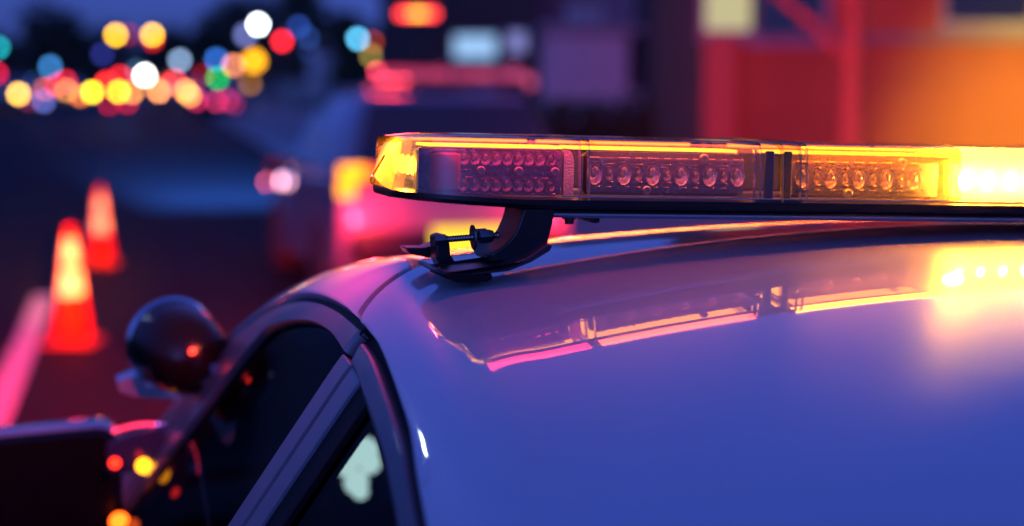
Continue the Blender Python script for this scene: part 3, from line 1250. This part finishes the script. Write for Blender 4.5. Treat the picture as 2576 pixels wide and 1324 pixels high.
# added red to amber fills under the lens top, over modules and roof
xr_ = JX[2] - .01
for xa_, xb_, col_, pw_ in ((.025, JX[0], (1, .03, .10), .07), (JX[0] + .01, JX[1] - .02, (1, .12, .05), .09), (JX[1] + .02, JX[2], (1, .22, .005), .30)):
    xm_ = (xa_ + xb_) / 2
    lamp('fill_strip', 'AREA', barw(xm_, -HD + .012, .0575), col_, pw_, size=xb_ - xa_, size_y=.016, target=barw(xm_, -HD + .012, -1.0), along=R3, parent=bar, inv=BI)
lamp('amber_spill', 'POINT', barw(JX[2] + .006, -HD + .010, .034), (1, .40, .02), 1.8, size=.010, parent=bar, inv=BI)
# added red fills for the door edge and the mirror
lamp('red_edge_fill', 'AREA', barw(-.006, HD * .5, .03), (1, .02, .08), .75, size=.05, size_y=.02, target=barw(-.30, HD * .9, -.16), along=W3, parent=bar, inv=BI)
lamp('red_mirror_fill', 'SPOT', barw(-.012, HD * .75, .03), (1, .02, .06), 30, size=.012, target=cpx(230, 1040, .75), spot=26, blend=.8, parent=bar, inv=BI)
# added narrow amber spot on the cones, for their bands' retroreflection
lamp('cone_fill', 'SPOT', barw(-.01, HD * .3, .035), (1.0, 0.50, 0.008), 20000, size=.02, target=aim(None, 205, 640, 13), spot=7.5, blend=0.7, parent=bar, inv=BI)
lamp('corner_glow', 'POINT', barw(.016, -.01, .032), (1, .40, .015), 0.8, size=.006, parent=bar, inv=BI)

# ================================================================ traffic cones
def make_cone():
    root = thing('traffic_cone', (0, 0, 0), 'x', 'traffic cone', 'traffic cones along the lane line')
    H = .88
    def r(h):
        return .145 - (.145 - .028) * h / H
    b = MB()
    b.lathe((0, 0, 0), (0, 0, 1), [(.03, .165), (.045, .15), (.06, r(.06)), (H, r(H)), (H + .004, .02), (H - .02, .018)], 28)
    b.build('cone_body', M_cone, root)
    b = MB()
    b.box((0, 0, .0175), (.40, .40, .035), bev=.012)
    b.build('base', M_conebase, root)
    for h0, h1 in ((.37, .56), (.60, .79)):
        b = MB()
        b.lathe((0, 0, 0), (0, 0, 1), [(h0, r(h0) + .001), (h0, r(h0) + .004), (h1, r(h1) + .004), (h1, r(h1) + .001)], 28, cap=False)
        b.build('reflective_band', M_collar, root)
    return root


cone = make_cone()
gz = on_ground(178, 12.05)
cone.location = gz
cone.scale = (.94, .94, .94)
cone['label'] = 'nearer and larger orange traffic cone, standing at the end of the pink lit lane line'
c2 = copy_tree(cone)
c2.location = on_ground(256, 17.0)
c2.scale = (.87, .87, .87)
c2['label'] = 'farther and smaller orange traffic cone, standing alone on the dark road'

# ================================================================ second patrol vehicle (estate) ahead
SUV_H = rad(15)
suv_p = at(1150, 662, 13.6)
suv = thing('police_suv', (suv_p[0], suv_p[1], 0.01), 'grey police sport utility vehicle parked ahead of the foreground car with its rear lamps lit', 'police suv', rz=SUV_H)
M_suvw = mat('grey suv paint', (0.20, 0.20, 0.24), 0.35, coat=1.0, coat_rough=0.03)
M_suvb = mat('black suv lower paint', (0.02, 0.02, 0.025), 0.3, coat=0.8)
M_dglass = mat('dark privacy glass', (0.012, 0.012, 0.014), 0.06, coat=1.0)


def loft_y(secs, m, name, parent):
    """secs: (y, half width bottom, half width top, z0, z1, corner)"""
    b = MB()
    rows = []
    for y, hb, ht, z0, z1, c in secs:
        half = [(hb - c, z0), (hb, z0 + c), (hb + (ht - hb) * .35, z0 + (z1 - z0) * .45), (ht, z1 - c), (ht - c * .8, z1 - c * .2), (ht - c * 2, z1)]
        rows.append([(x, y, z) for x, z in half] + [(-x, y, z) for x, z in reversed(half)])
    b.rings(rows, True, True)
    return b.build(name, m, parent)


loft_y([(0.0, .86, .86, .48, 1.02, .05), (.06, .95, .93, .36, 1.10, .06), (.5, .98, .95, .30, 1.12, .06), (2.5, .99, .95, .26, 1.10, .06), (3.4, .98, .94, .26, 1.06, .06), (4.3, .95, .90, .28, .98, .08), (4.72, .86, .80, .34, .86, .08), (4.82, .7, .68, .44, .72, .06)], M_suvw, 'body', suv)
loft_y([(.06, .92, .90, 1.06, 1.14, .02), (.26, .92, .70, 1.08, 1.68, .05), (.36, .92, .71, 1.08, 1.75, .06), (.9, .93, .71, 1.08, 1.765, .06), (2.0, .93, .70, 1.08, 1.765, .06), (2.6, .92, .66, 1.08, 1.70, .06), (3.45, .88, .60, 1.04, 1.12, .03)], M_suvw, 'cabin', suv)
b = MB()                                              # rear window, follows the tailgate slope
b.add([(-.82, .052, 1.16), (.82, .052, 1.16), (.67, .255, 1.705), (-.67, .255, 1.705)], [(0, 1, 2, 3)])
b.add([(-.82, .036, 1.16), (.82, .036, 1.16), (.67, .238, 1.705), (-.67, .238, 1.705)], [(0, 1, 2, 3)])
b.f += [(0, 1, 5, 4), (1, 2, 6, 5), (2, 3, 7, 6), (3, 0, 4, 7)]
b.mi += [0] * 4
b.build('rear_window', M_dglass, suv, smooth=False)
for sx in (-1, 1):
    for y0, y1, t0, t1 in ((.42, 1.15, .55, 1.12), (1.22, 2.05, 1.2, 2.0), (2.1, 3.0, 2.08, 2.55)):
        b = MB()
        q4 = [(sx * .943, y0, 1.14), (sx * .943, y1, 1.14), (sx * .745, t1, 1.62), (sx * .745, t0, 1.62)]
        b.add(q4, [(0, 1, 2, 3)])
        b.add([(x - sx * .02, y, z) for x, y, z in q4], [(3, 2, 1, 0)])
        b.f += [(0, 1, 5, 4), (1, 2, 6, 5), (2, 3, 7, 6), (3, 0, 4, 7)]
        b.mi += [0] * 4
        b.build('side_window', M_dglass, suv, smooth=False)
    b = MB()
    b.box((sx * 1.06, 3.0, 1.13), (.22, .10, .16), bev=.04)
    b.tube([(sx * .93, 3.02, 1.06), (sx * 1.0, 3.0, 1.1)], .03, 8)
    b.build('mirror', M_suvb, suv)
    for y in (.95, 3.85):
        b = MB()
        b.lathe((sx * .87, y, .37), (sx, 0, 0), [(-.13, .22), (-.13, .34), (-.1, .37), (.1, .37), (.128, .34), (.128, .24)], 26)
        wh = b.build('wheel', M_tyre, suv)
        MB().lathe((sx * .87, y, .37), (sx, 0, 0), [(.08, .24), (.126, .235), (.10, .15), (.12, .05), (.12, .001)], 18).build('rim', M_alu, wh)
    b = MB()
    b.box((sx * .84, .035, 1.11), (.26, .10, .22), bev=.03)
    tl = b.build('tail_lamp', mat('red lamp housing', (.4, .02, .02), .2, coat=1), suv)
    b = MB()
    b.box((sx * .84, -.02, 1.15), (.21, .012, .11), bev=.004)
    b.box((sx * .89, -.02, 1.02), (.13, .012, .13), bev=.004)
    b.build('lit_lens', glow((1, .30, .012), 3.6), tl)
    b = MB()
    b.box((sx * .60, -.012, 1.13), (.28, .012, .13), bev=.004)
    b.build('red_glow_strip', glow((1, .06, .02), 2.2), tl)  # glows for the red spread beside the lit lens
b = MB()
b.box((0, -.06, .56), (1.75, .16, .26), bev=.05)
bumper = b.build('bumper', M_suvb, suv)
b = MB()
b.box((.08, -.145, .60), (.62, .012, .22), bev=.01)
b.build('lamp_or_glint', glow((1, .62, .03), 1.7), bumper)
b = MB()
b.box((0, .035, .86), (.52, .02, .13), bev=.01)
b.build('number_plate', mat('plate white', (.6, .6, .6), .5), suv)
for y in (.5,):
    b = MB()
    for sx in (-1, 1):
        b.tube([(sx * .62, .4, 1.77), (sx * .62, .5, 1.80), (sx * .62, 2.2, 1.80), (sx * .62, 2.3, 1.77)], .018, 8)
    b.build('roof_rail', M_suvb, suv)
# glowing balls for light spots near the front wing
for yy_, z_, col_, e_, r_ in ((4.45, .88, (1, .12, .18), 9.0, .040), (3.25, .94, (1, .42, .48), 12.0, .045), (3.10, .98, (.12, .22, .9), 6.0, .03)):
    MB().ball((-.985, yy_, z_), r_, (.4, 1, 1)).build('side_glow', glow(col_, e_), suv)
# its own light bar, lit red
b = MB()
b.box((0, 1.6, 1.86), (1.25, .28, .07), bev=.03)
sbar = thing('roof_light_bar', (0, 0, 0), 'pink and red lit light bar on the roof of the police vehicle ahead', 'light bar')
sbar.matrix_world = Matrix.Identity(4)
SM = Matrix.Translation(suv.location) @ Matrix.Rotation(SUV_H, 4, 'Z')
sbar.location = SM @ Vector((.12, .75, 1.82))
sbar.rotation_euler = (0, 0, SUV_H)
b = MB()
b.box((0, 0, .03), (1.28, .28, .05), bev=.02)
b.build('tray', M_blackpl, sbar)
b = MB()
for i in range(10):
    b.box((-.58 + .128 * i, -.12, .10), (.10, .02, .06), bev=.01)
b.build('lit_module', glow((1, .14, .34), .75), sbar)
b = MB()
b.box((0, 0, .105), (1.26, .30, .09), bev=.03)
b.build('lens', thin_glass('red clear lens', (.95, .7, .75)), sbar)
for sx in (-.45, .45):
    b = MB()
    b.box((sx, 0, -.01), (.06, .2, .05), bev=.01)
    b.build('mount', M_blackpl, sbar)
for sx in (-.80, .80):
    lamp('tail_light', 'POINT', SM @ Vector((sx, -.30, .80)), (1, .02, .05), 70, size=.05, parent=suv)
lamp('road_sheen_fill', 'SPOT', SM @ Vector((-.40, 1.15, 1.95)), (.04, .20, 1), 520000, size=.04, target=SM @ Vector((-.5, 13.0, .15)), spot=19, blend=1.0, parent=suv)  # added blue fill for the sheen on the road ahead
lamp('lamp_light', 'POINT', SM @ Vector((-.3, 1.2, 1.98)), (1, .05, .08), 60, size=.2, parent=sbar)

# ================================================================ far lamps and traffic
def lamp_r(d, px=8.0):
    return px * d / F


def street_lamp(u, v, d, color, strength, label, px=8.0, group='street lamps along the far road'):
    h = Vector(at(u, v, d))
    g = ground_z(d)
    root = thing('street_lamp', (h.x + .9, d, g), label, 'street lamp', group)
    z = h.z - g
    b = MB()
    b.tube([(0, 0, 0), (0, 0, .3), (0, 0, max(z - .2, .5)), (-.15, 0, z + .12), (-.5, 0, z + .22), (-.8, 0, z + .22)], [.09, .07, .05, .045, .04, .04], 8)
    b.build('pole', M_blackpl, root)
    b = MB()
    b.box((-.9, 0, z + .17), (.5, .22, .10), bev=.03)
    b.build('lamp_head', M_blackpl, root)
    r_ = lamp_r(d, px)
    MB().ball((-.9, -.05, z), r_).build('bulb', glow(color, strength * (32 / px) ** 2), root)
    return root


def signal(u, v, d, which, strength, label, px=8.0, extra=None):
    h = Vector(at(u, v, d))
    g = ground_z(d)
    root = thing('traffic_signal', (h.x + .6, d, g), label, 'traffic signal', 'traffic signals at the far junction')
    z = h.z - g
    b = MB()
    b.tube([(0, 0, 0), (0, 0, z + .5)], .06, 8)
    b.tube([(0, .02, z + .3), (-.6, .02, z + .3)], .035, 8)
    b.build('pole', M_blackpl, root)
    b = MB()
    b.box((-.6, .06, z), (.34, .16, 1.0), bev=.04)
    hd_ = b.build('signal_head', M_blackpl, root)
    cols = {'red': srgb(255, 40, 50), 'amber': srgb(255, 190, 25), 'green': srgb(20, 190, 70)}
    dz = {'red': -.3, 'amber': 0, 'green': .3}[which]
    r_ = lamp_r(d, px)
    MB().ball((-.6, -.05, z), r_, (1, .5, 1)).build('lit_lens', glow(cols[which], strength * (32 / px) ** 2), hd_)
    for k in (1, -1):
        MB().ball((-.6, -.01, z + k * .33), .1, (1, .3, 1)).build('lens', mat('dark lens', (.05, .03, .03), .3), hd_)
    if extra is not None:
        MB().ball((-.6 + extra[0], -.04, z + extra[1]), r_ * .9, (1, .5, 1)).build('lit_lens', glow(extra[2], extra[3] * (32 / px) ** 2), hd_)
    return root


def far_car(uL, uR, v, colL, colR, sL, sR, label, paint=(.05, .05, .06), px=8.0, front=True):
    """a car whose two lamps show at the two pixel columns"""
    sep = 1.24
    d = sep * F / abs(uR - uL)
    d = min(max(d, 60), 120)
    sep = abs(uR - uL) * d / F
    c_ = Vector(at((uL + uR) / 2, v, d))
    g = ground_z(d)
    lz = c_.z - g
    root = thing('car', (c_.x, d, g), label, 'car', 'cars queuing on the far road')
    z0 = min(max(lz - .7, -.2), .3)
    pm = mat('far paint %s' % (paint,), paint, .3, coat=1)
    loft_y([(0, .72, .7, .45, .85, .05), (.1, .84, .82, .3, .95, .06), (1.2, .88, .85, .25, .98, .06), (3.4, .88, .84, .25, .98, .06), (4.3, .82, .78, .3, .9, .06), (4.45, .7, .66, .4, .8, .05)], pm, 'body', root)
    loft_y([(.9, .8, .62, .95, 1.05, .03), (1.5, .8, .6, .95, 1.42, .05), (2.8, .8, .6, .95, 1.42, .05), (3.7, .78, .6, .95, 1.05, .03)], M_dglass, 'cabin', root)
    for sx in (-1, 1):
        for y in (.85, 3.5):
            MB().lathe((sx * .78, y, .32), (sx, 0, 0), [(-.1, .2), (-.1, .32), (.1, .32), (.11, .2)], 16).build('wheel', M_tyre, root)
    r_ = lamp_r(d, px)
    nm = 'headlamp' if front else 'tail_lamp'
    for sx, col_, s_ in ((-1, colL, sL), (1, colR, sR)):
        if s_ > 0:
            MB().ball((sx * sep / 2, -.04, lz), r_, (1, .5, 1)).build(nm, glow(col_, 1.35 * s_ * (32 / px) ** 2), root)
    return root


A = srgb(255, 170, 60)
Y_ = srgb(255, 205, 30)
PK = srgb(240, 60, 100)
OR = srgb(255, 150, 80)
far_car(-20, 47, 237, A, srgb(255, 190, 70), 0, 1.1, 'car at the far left edge with one amber headlamp in view', (.1, .1, .12))
far_car(112, 170, 228, srgb(240, 110, 80), srgb(255, 165, 60), .8, 1.0, 'dark car with an orange lamp pair, second from the left in the far queue', (.05, .05, .07))
far_car(400, 467, 229, OR, srgb(255, 150, 70), 1.0, 1.0, 'car with two wide set pale orange lamps, right of the white street lamp', (.06, .07, .1))
far_car(495, 575, 252, srgb(170, 25, 70), srgb(150, 25, 60), .7, .6, 'car with two dim pink tail lamps, rightmost in the far queue', (.02, .02, .03), front=False)


def post_light(u, v, d, color, strength, label):  # far row's lights on added posts, clear of the car bodies
    h = Vector(at(u, v, d))
    g_ = ground_z(d)
    root = thing('post_light', (h.x, d, g_), label, 'post light', 'small lights on added posts before the far queue')
    z = h.z - g_
    b = MB()
    b.tube([(0, .06, .03), (0, .06, z - .05)], .018, 8)
    b.box((0, .06, .02), (.36, .36, .04), bev=.01)
    b.build('post', M_blackpl, root)
    b = MB()
    b.lathe((0, .08, z), (0, -1, 0), [(0, .03), (.02, .10), (.05, .115), (.06, .11)], 16)
    b.build('housing', M_blackpl, root)
    r_ = lamp_r(d, 7.5)
    MB().ball((0, 0, z), r_, (1, .45, 1)).build('lens', glow(color, 1.1 * strength * (32 / 7.5) ** 2), root)
    return root


post_light(232, 232, 56, srgb(255, 225, 20), 1.2, 'bright yellow light on an added post, left of the low white lamp')
post_light(298, 231, 55, srgb(255, 210, 20), 1.2, 'golden yellow light on an added post, just below the red traffic signals')
post_light(333, 232, 58, srgb(255, 160, 70), .8, 'peach light on an added post, right of the golden yellow one')
post_light(203, 241, 54, srgb(240, 120, 40), .7, 'burnt orange light on an added post, left of the bright yellow one')
post_light(262, 214, 60, srgb(230, 45, 35), .8, 'scarlet light on a tall added post, above the bright yellow one')
post_light(165, 205, 60, srgb(215, 30, 50), .7, 'crimson light on a tall added post, over the orange headlamps at left')
post_light(440, 203, 58, srgb(225, 50, 60), .8, 'rose red light on a tall added post, between the two pale orange headlamps')
post_light(110, 255, 50, srgb(110, 120, 215), .5, 'faint blue light on a low added post, under the orange headlamps at left')
post_light(545, 255, 50, srgb(190, 40, 80), .6, 'dim rose light on a low added post, rightmost before the far queue')
post_light(320, 258, 50, srgb(190, 20, 45), .6, 'dark red light on a low added post, under the peach one')
post_light(275, 262, 52, srgb(170, 10, 35), .6, 'deep red light on a low added post, under the golden yellow one')
post_light(478, 241, 57, srgb(255, 170, 60), .7, 'soft amber light on an added post, right of the pale orange headlamps')
post_light(418, 214, 62, srgb(235, 60, 60), .6, 'coral light on a tall added post, above the left pale orange headlamp')
post_light(140, 216, 61, srgb(220, 30, 60), .6, 'ruby light on a tall added post, over the pair of orange headlamps')
post_light(72, 252, 52, srgb(120, 30, 70), .5, 'faint plum light on a low added post, beside the amber headlamp at the far left')
post_light(510, 190, 64, srgb(130, 10, 25), .6, 'dark crimson light on a tall added post, left of the green signal')
post_light(590, 262, 50, srgb(120, 25, 65), .5, 'faint wine red light on a low added post, right of the dim rose one')
signal(292, 88, 85, 'amber', 1.3, 'left one of two high amber traffic signals', extra=(.62, .02, srgb(160, 10, 40), .5))
signal(384, 88, 85, 'amber', 1.3, 'right one of two high amber traffic signals', extra=(.02, -.28, srgb(200, 20, 30), .8))
signal(270, 207, 95, 'red', .8, 'lower red traffic signal above the yellow headlamps')
signal(303, 194, 95, 'red', .8, 'higher red traffic signal left of the white street lamp')
signal(710, 104, 70, 'red', 1.0, 'red traffic signal right of the tall white lamp')
signal(548, 197, 75, 'green', .8, 'green traffic signal below the blue lamps')
WH = (1, 1, 1)
street_lamp(650, 62, 80, (0.85, 1, 1), 2.4, 'tallest and brightest white street lamp above the traffic')
street_lamp(618, 88, 95, srgb(140, 150, 235), .5, 'dim lavender lamp just left of the tallest white lamp', px=12)
street_lamp(365, 190, 90, (1, 1, .96), 2.2, 'low bright white street lamp above the queue of cars')
street_lamp(345, 178, 110, srgb(60, 100, 130), .5, 'dim grey blue lamp behind the low white lamp')
street_lamp(453, 152, 85, srgb(140, 170, 210), .8, 'pale blue grey street lamp right of the low white lamp')
street_lamp(127, 168, 85, srgb(60, 130, 200), .8, 'blue street lamp on the left above the cars')
street_lamp(258, 137, 95, srgb(45, 50, 140), .6, 'faint navy lamp below the left amber signal')
street_lamp(545, 150, 85, srgb(50, 110, 210), .8, 'blue street lamp above the green signal')
street_lamp(640, 153, 75, srgb(255, 170, 20), 1.7, 'large amber street lamp below the tallest white lamp', px=16)
street_lamp(588, 165, 85, srgb(255, 150, 110), .9, 'pale orange lamp left of the large amber lamp', px=9)
street_lamp(630, 212, 80, srgb(150, 95, 25), .7, 'dim brown lamp under the large amber lamp')
street_lamp(752, 68, 70, srgb(40, 75, 165), .55, 'upper one of three dim blue lamps by the dark trees')
street_lamp(775, 95, 72, srgb(40, 70, 140), .45, 'middle one of three dim blue lamps by the dark trees')
street_lamp(778, 130, 75, srgb(30, 45, 100), .4, 'lowest one of three dim blue lamps by the dark trees')
street_lamp(900, 98, 60, srgb(90, 190, 235), 1.0, 'bright cyan lamp over the roof of the police vehicle ahead')
street_lamp(938, 106, 64, srgb(150, 50, 20), .6, 'rust coloured lamp just right of the cyan lamp')
street_lamp(933, 140, 58, srgb(140, 125, 60), .7, 'olive lamp below the cyan lamp')
street_lamp(1080, 105, 55, srgb(110, 80, 70), .6, 'dim tan lamp under the red and amber sign')
street_lamp(1015, 175, 50, srgb(225, 60, 110), .8, 'pink lamp above the roof of the police vehicle ahead')
street_lamp(-4, 120, 80, srgb(30, 170, 180), .8, 'teal lamp cut by the left edge of the picture')
street_lamp(-8, 185, 85, srgb(210, 25, 60), .9, 'red lamp cut by the left edge of the picture')

sl_ = on_ground(1288, 11.0)
sl_.x = -8.6
sl_.z = 0
lr = thing('street_lamp', sl_, 'nearest street lamp, its white light a streak on the patrol car', 'street lamp')
MB().tube([(-.9, 0, 0), (-.9, 0, .6), (-.9, 0, 5.9), (-.6, 0, 6.3), (0, 0, 6.35)], [.11, .09, .06, .05, .045], 10).build('pole', M_blackpl, lr)
MB().box((.25, 0, 6.35), (.75, .3, .12), bev=.04).build('lamp_head', M_blackpl, lr)
MB().box((.25, 0, 6.27), (.62, .24, .05), bev=.02).build('lit_panel', glow((.75, .95, 1.0), 55), lr)

# ================================================================ buildings
def building(name, label, loc, size, m, cat='building', rz=0.0):
    root = thing(name, loc, label, cat, rz=rz)
    w, dp, h = size
    b = MB()
    b.box((0, dp / 2, h / 2), (w, dp, h))
    b.build('wall', m, root, smooth=False)
    b = MB()
    b.box((0, dp / 2, h + .12), (w + .3, dp + .3, .24), bev=.04)
    b.build('roof', M_concrete, root, smooth=False)
    return root


def window(root, x, z, w, h, lit=None, y=0.0):
    b = MB()
    t = .07
    for cx_, cz_, sx, sz in ((x, z + h / 2 + t / 2, w + 2 * t, t), (x, z - h / 2 - t / 2, w + 2 * t, t), (x - w / 2 - t / 2, z, t, h), (x + w / 2 + t / 2, z, t, h)):
        b.box((cx_, y - .03, cz_), (sx, .08, sz))
    f_ = b.build('window', mat('window frame', (.25, .24, .24), .5), root, smooth=False)
    MB().box((x, y - .012, z), (w, .016, h)).build('pane', lit if lit else M_dglass, f_, smooth=False)
    MB().box((x, y - .06, z - h / 2 - .1), (w + .25, .14, .05)).build('sill', M_concrete, f_, smooth=False)


def px_building(name, label, u0, u1, d, h, m, dp=8):
    a, c_ = at(u0, 300, d), at(u1, 300, d)
    g = ground_z(d)
    return building(name, label, ((a[0] + c_[0]) / 2, d, g), (c_[0] - a[0], dp, h), m), g


M_terra = mat('terracotta render', (0.32, 0.085, 0.03), 0.85, noise=0.10, nscale=1.5, bump=0.3, bscale=12)
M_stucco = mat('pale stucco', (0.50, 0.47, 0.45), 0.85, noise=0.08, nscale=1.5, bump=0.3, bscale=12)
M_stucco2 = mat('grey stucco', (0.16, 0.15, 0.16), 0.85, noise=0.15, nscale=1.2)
M_dark = mat('dark brick', (0.05, 0.035, 0.03), 0.85, noise=0.3, nscale=6)
# facade on the right, behind the bar
fac, g = px_building('corner_building', 'terracotta corner building lit red and orange, filling the right behind the light bar', 1768, 2950, 22, 6.5, M_terra)
wv = lambda v, d: 1.7 + (260 - v) / F * d
x_of = lambda u, d, root: at(u, 300, d)[0] - root.location.x
window(fac, x_of(1828, 22, fac), wv(20, 22) - g, .58, .60, glow(srgb(225, 215, 165), .75))
window(fac, x_of(1985, 22, fac), wv(-10, 22) - g, .85, 1.1)
window(fac, x_of(2480, 22, fac), wv(-20, 22) - g, 1.1, .8)
b = MB()
b.box((x_of(1805, 22, fac), -.12, (wv(95, 22) - g) / 2), (.42, .24, wv(95, 22) - g), bev=.02)
b.build('pilaster', mat('pilaster render', (.46, .12, .06), .8), fac, smooth=False)
b = MB()
b.box((0, -.06, wv(100, 22) - g), (fac.dimensions.x if False else 6.0, .12, .10))
b.build('string_course', M_stucco2, fac, smooth=False)
# purple pale building further on
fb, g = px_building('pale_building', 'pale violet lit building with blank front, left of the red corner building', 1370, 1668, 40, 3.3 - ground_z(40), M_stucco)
window(fb, x_of(1600, 40, fb), wv(150, 40) - g, .35, 1.4)
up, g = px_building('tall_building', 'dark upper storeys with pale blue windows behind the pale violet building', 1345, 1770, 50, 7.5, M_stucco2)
for u, w_ in ((1455, .7), (1500, .3), (1610, .5)):
    window(up, x_of(u, 50, up), wv(50, 50) - g, w_, .75, glow(srgb(95, 95, 190), .30) if u < 1600 else None)
dk, g = px_building('dark_building', 'narrow dark brick building in the gap beside the red pilaster', 1672, 1790, 34, 5.5, M_dark)
# shop with lit front behind the police vehicle
sh, g = px_building('shop', 'dark shop with a bluish white lit front window beyond the police vehicle', 960, 1352, 48, 5.2, M_dark)
for u, v, w_, h_, col_, e_ in ((1195, 120, 1.15, .62, (.36, .62, 1.0), 1.0), (1300, 108, .45, .5, (.35, .38, .9), .75)):
    window(sh, x_of(u, 48, sh), wv(v, 48) - g, w_, h_, glow(col_, e_))
for k, (u, v, col_, e_) in enumerate(((1105, 186, (.9, .12, .30), .40), (1165, 200, (.8, .10, .28), .38), (1222, 190, (.95, .25, .45), .45), (1290, 184, (.75, .15, .40), .40), (1330, 206, (.6, .08, .22), .35))):
    h = Vector(at(u, v, 47.4))
    aw = thing('awning_lamp', h, ('first', 'second', 'middle', 'fourth', 'last')[k] + ' from the left of five rosy lamps hanging before the shop', 'hanging lamp', 'rosy lamps hanging before the shop')
    MB().ball((0, 0, 0), lamp_r(47.4, 16), (1, .6, .8)).build('globe', glow(col_, e_ * 4.5), aw)
    MB().tube([(0, 0, .12), (0, 0, .5), (0, .62, .55)], .02, 6).build('bracket', M_blackpl, aw)
sg = thing('shop_sign', Vector(at(1050, 35, 46)), 'long red and amber lit sign high above the dark shop', 'sign')
MB().box((0, .05, 0), (1.25, .1, .42), bev=.05).build('sign_case', M_blackpl, sg)
MB().box((0, -.03, 0), (1.02, .03, .16), bev=.01).build('lit_panel', glow((1, .045, .04), 7.5), sg)
MB().box((0.02, -.06, 0), (.36, .03, .12), bev=.01).build('lit_panel', glow((1, .45, .02), 6.0), sg)
MB().tube([(0, .12, 0), (0, .12, -(sg.location.z - ground_z(46)))], .06, 8).build('post', M_blackpl, sg)
# hedge in front of the pale building
def leaf_blob(mb_, c, r, n, size, sc=(1, 1, 1)):
    for _ in range(n):
        d = Vector((random.gauss(0, 1), random.gauss(0, 1), random.gauss(0, 1))).normalized() * r * random.random() ** .4
        p = Vector(c) + Vector((d.x * sc[0], d.y * sc[1], d.z * sc[2]))
        a = Vector((random.uniform(-1, 1), random.uniform(-1, 1), random.uniform(-1, 1))).normalized()
        t = a.orthogonal().normalized() * size * random.uniform(.6, 1.3)
        w = a.cross(t).normalized() * size * .5
        mb_.add([p - t, p + w, p + t, p - w], [(0, 1, 2, 3)])


M_leaf = mat('dark foliage', (0.035, 0.05, 0.025), 0.8, noise=.4, nscale=1)
M_bark = mat('bark', (0.34, 0.11, 0.06), 0.85, noise=0.3, nscale=12, bump=0.6, bscale=30)
M_bark2 = mat('dark bark', (0.06, 0.05, 0.04), 0.9)
hb = MB()
a, c_ = at(1360, 300, 30), at(1775, 300, 30)
for i in range(26):
    t = i / 25
    leaf_blob(hb, (a[0] + (c_[0] - a[0]) * t, 30, ground_z(30) + .7), .75, 120, .10, (.7, .6, 1.0))
hd = thing('hedge', ((a[0] + c_[0]) / 2, 30, ground_z(30)), 'dark clipped hedge below the pale violet building', 'hedge')
hb.build('foliage', M_leaf, hd, inv=inv_of(hd), smooth=False)


def tree(loc, h, r, label, m=M_leaf, n=10, group='dark trees beyond the far road', leaf=.28):
    root = thing('tree', loc, label, 'tree', group)
    b = MB()
    b.tube([(0, 0, 0), (.05, 0, h * .3), (-.05, .02, h * .6), (0, 0, h * .9)], [.22, .16, .1, .03], 8)
    for k in range(5):
        a_ = k * 1.26
        b.tube([(0, 0, h * (.3 + .08 * k)), (math.cos(a_) * r * .35, math.sin(a_) * r * .35, h * (.45 + .08 * k)), (math.cos(a_) * r * .7, math.sin(a_) * r * .7, h * (.52 + .08 * k))], [.08, .05, .02], 6)
    b.build('trunk', M_bark2, root)
    b = MB()
    for k in range(n):
        t = k / (n - 1)
        a_ = random.uniform(0, 6.28)
        rr = r * (.75 - .5 * abs(t - .35)) * random.uniform(.3, .9)
        leaf_blob(b, (math.cos(a_) * rr, math.sin(a_) * rr, h * (.32 + .62 * t)), r * random.uniform(.42, .6), 170, leaf)
    b.build('crown', m, root, smooth=False)
    return root


def px_tree(u, vtop, d, wpx, label, **k):
    g = on_ground(u, d)
    h = wv(vtop, d) - g.z
    return tree(g, h, wpx / 2 * d / F, label, **k)


px_tree(140, 45, 100, 230, 'round dark tree at the left under the blue sky')
px_tree(20, 110, 110, 160, 'low dark tree at the far left edge')
px_tree(300, 105, 115, 220, 'low dark tree behind the two amber signals')
px_tree(430, 100, 110, 200, 'dark tree behind the pale blue lamp')
px_tree(540, 70, 105, 220, 'dark tree left of the tallest white lamp')
px_tree(640, 10, 100, 240, 'tall dark tree behind the tallest white lamp')
px_tree(755, -60, 95, 200, 'tallest dark tree rising out of the picture beside the three dim blue lamps')
px_tree(900, 62, 90, 200, 'dark tree behind the cyan lamp')
px_tree(1010, -40, 85, 150, 'tall dark tree behind the red and amber sign')

# near bare tree on the pavement, right
g = on_ground(2132, 15.5)
nt_ = thing('bare_tree', g, 'slim bare tree trunk with one leaning branch, lit red before the corner building', 'tree')
b = MB()
zt_ = 5.0
b.tube([(0, 0, 0), (0.0, 0, 1.0), (.005, 0, 2.0), (.012, 0, 3.0), (.04, 0, zt_)], [.12, .095, .085, .075, .05], 12)
b.build('trunk', M_bark, nt_)
b = MB()
sx = 15.5 / F
b.tube([(-.02, 0, wv(170, 15.5)), (-.30, .05, wv(90, 15.5)), (-.68, .1, wv(0, 15.5)), (-1.0, .2, wv(-80, 15.5))], [.05, .045, .04, .03], 8)
b.tube([(0, 0, wv(40, 15.5)), (-.12, -.05, wv(0, 15.5)), (-.2, -.1, wv(-60, 15.5))], [.04, .035, .03], 8)
b.build('branch', M_bark, nt_)
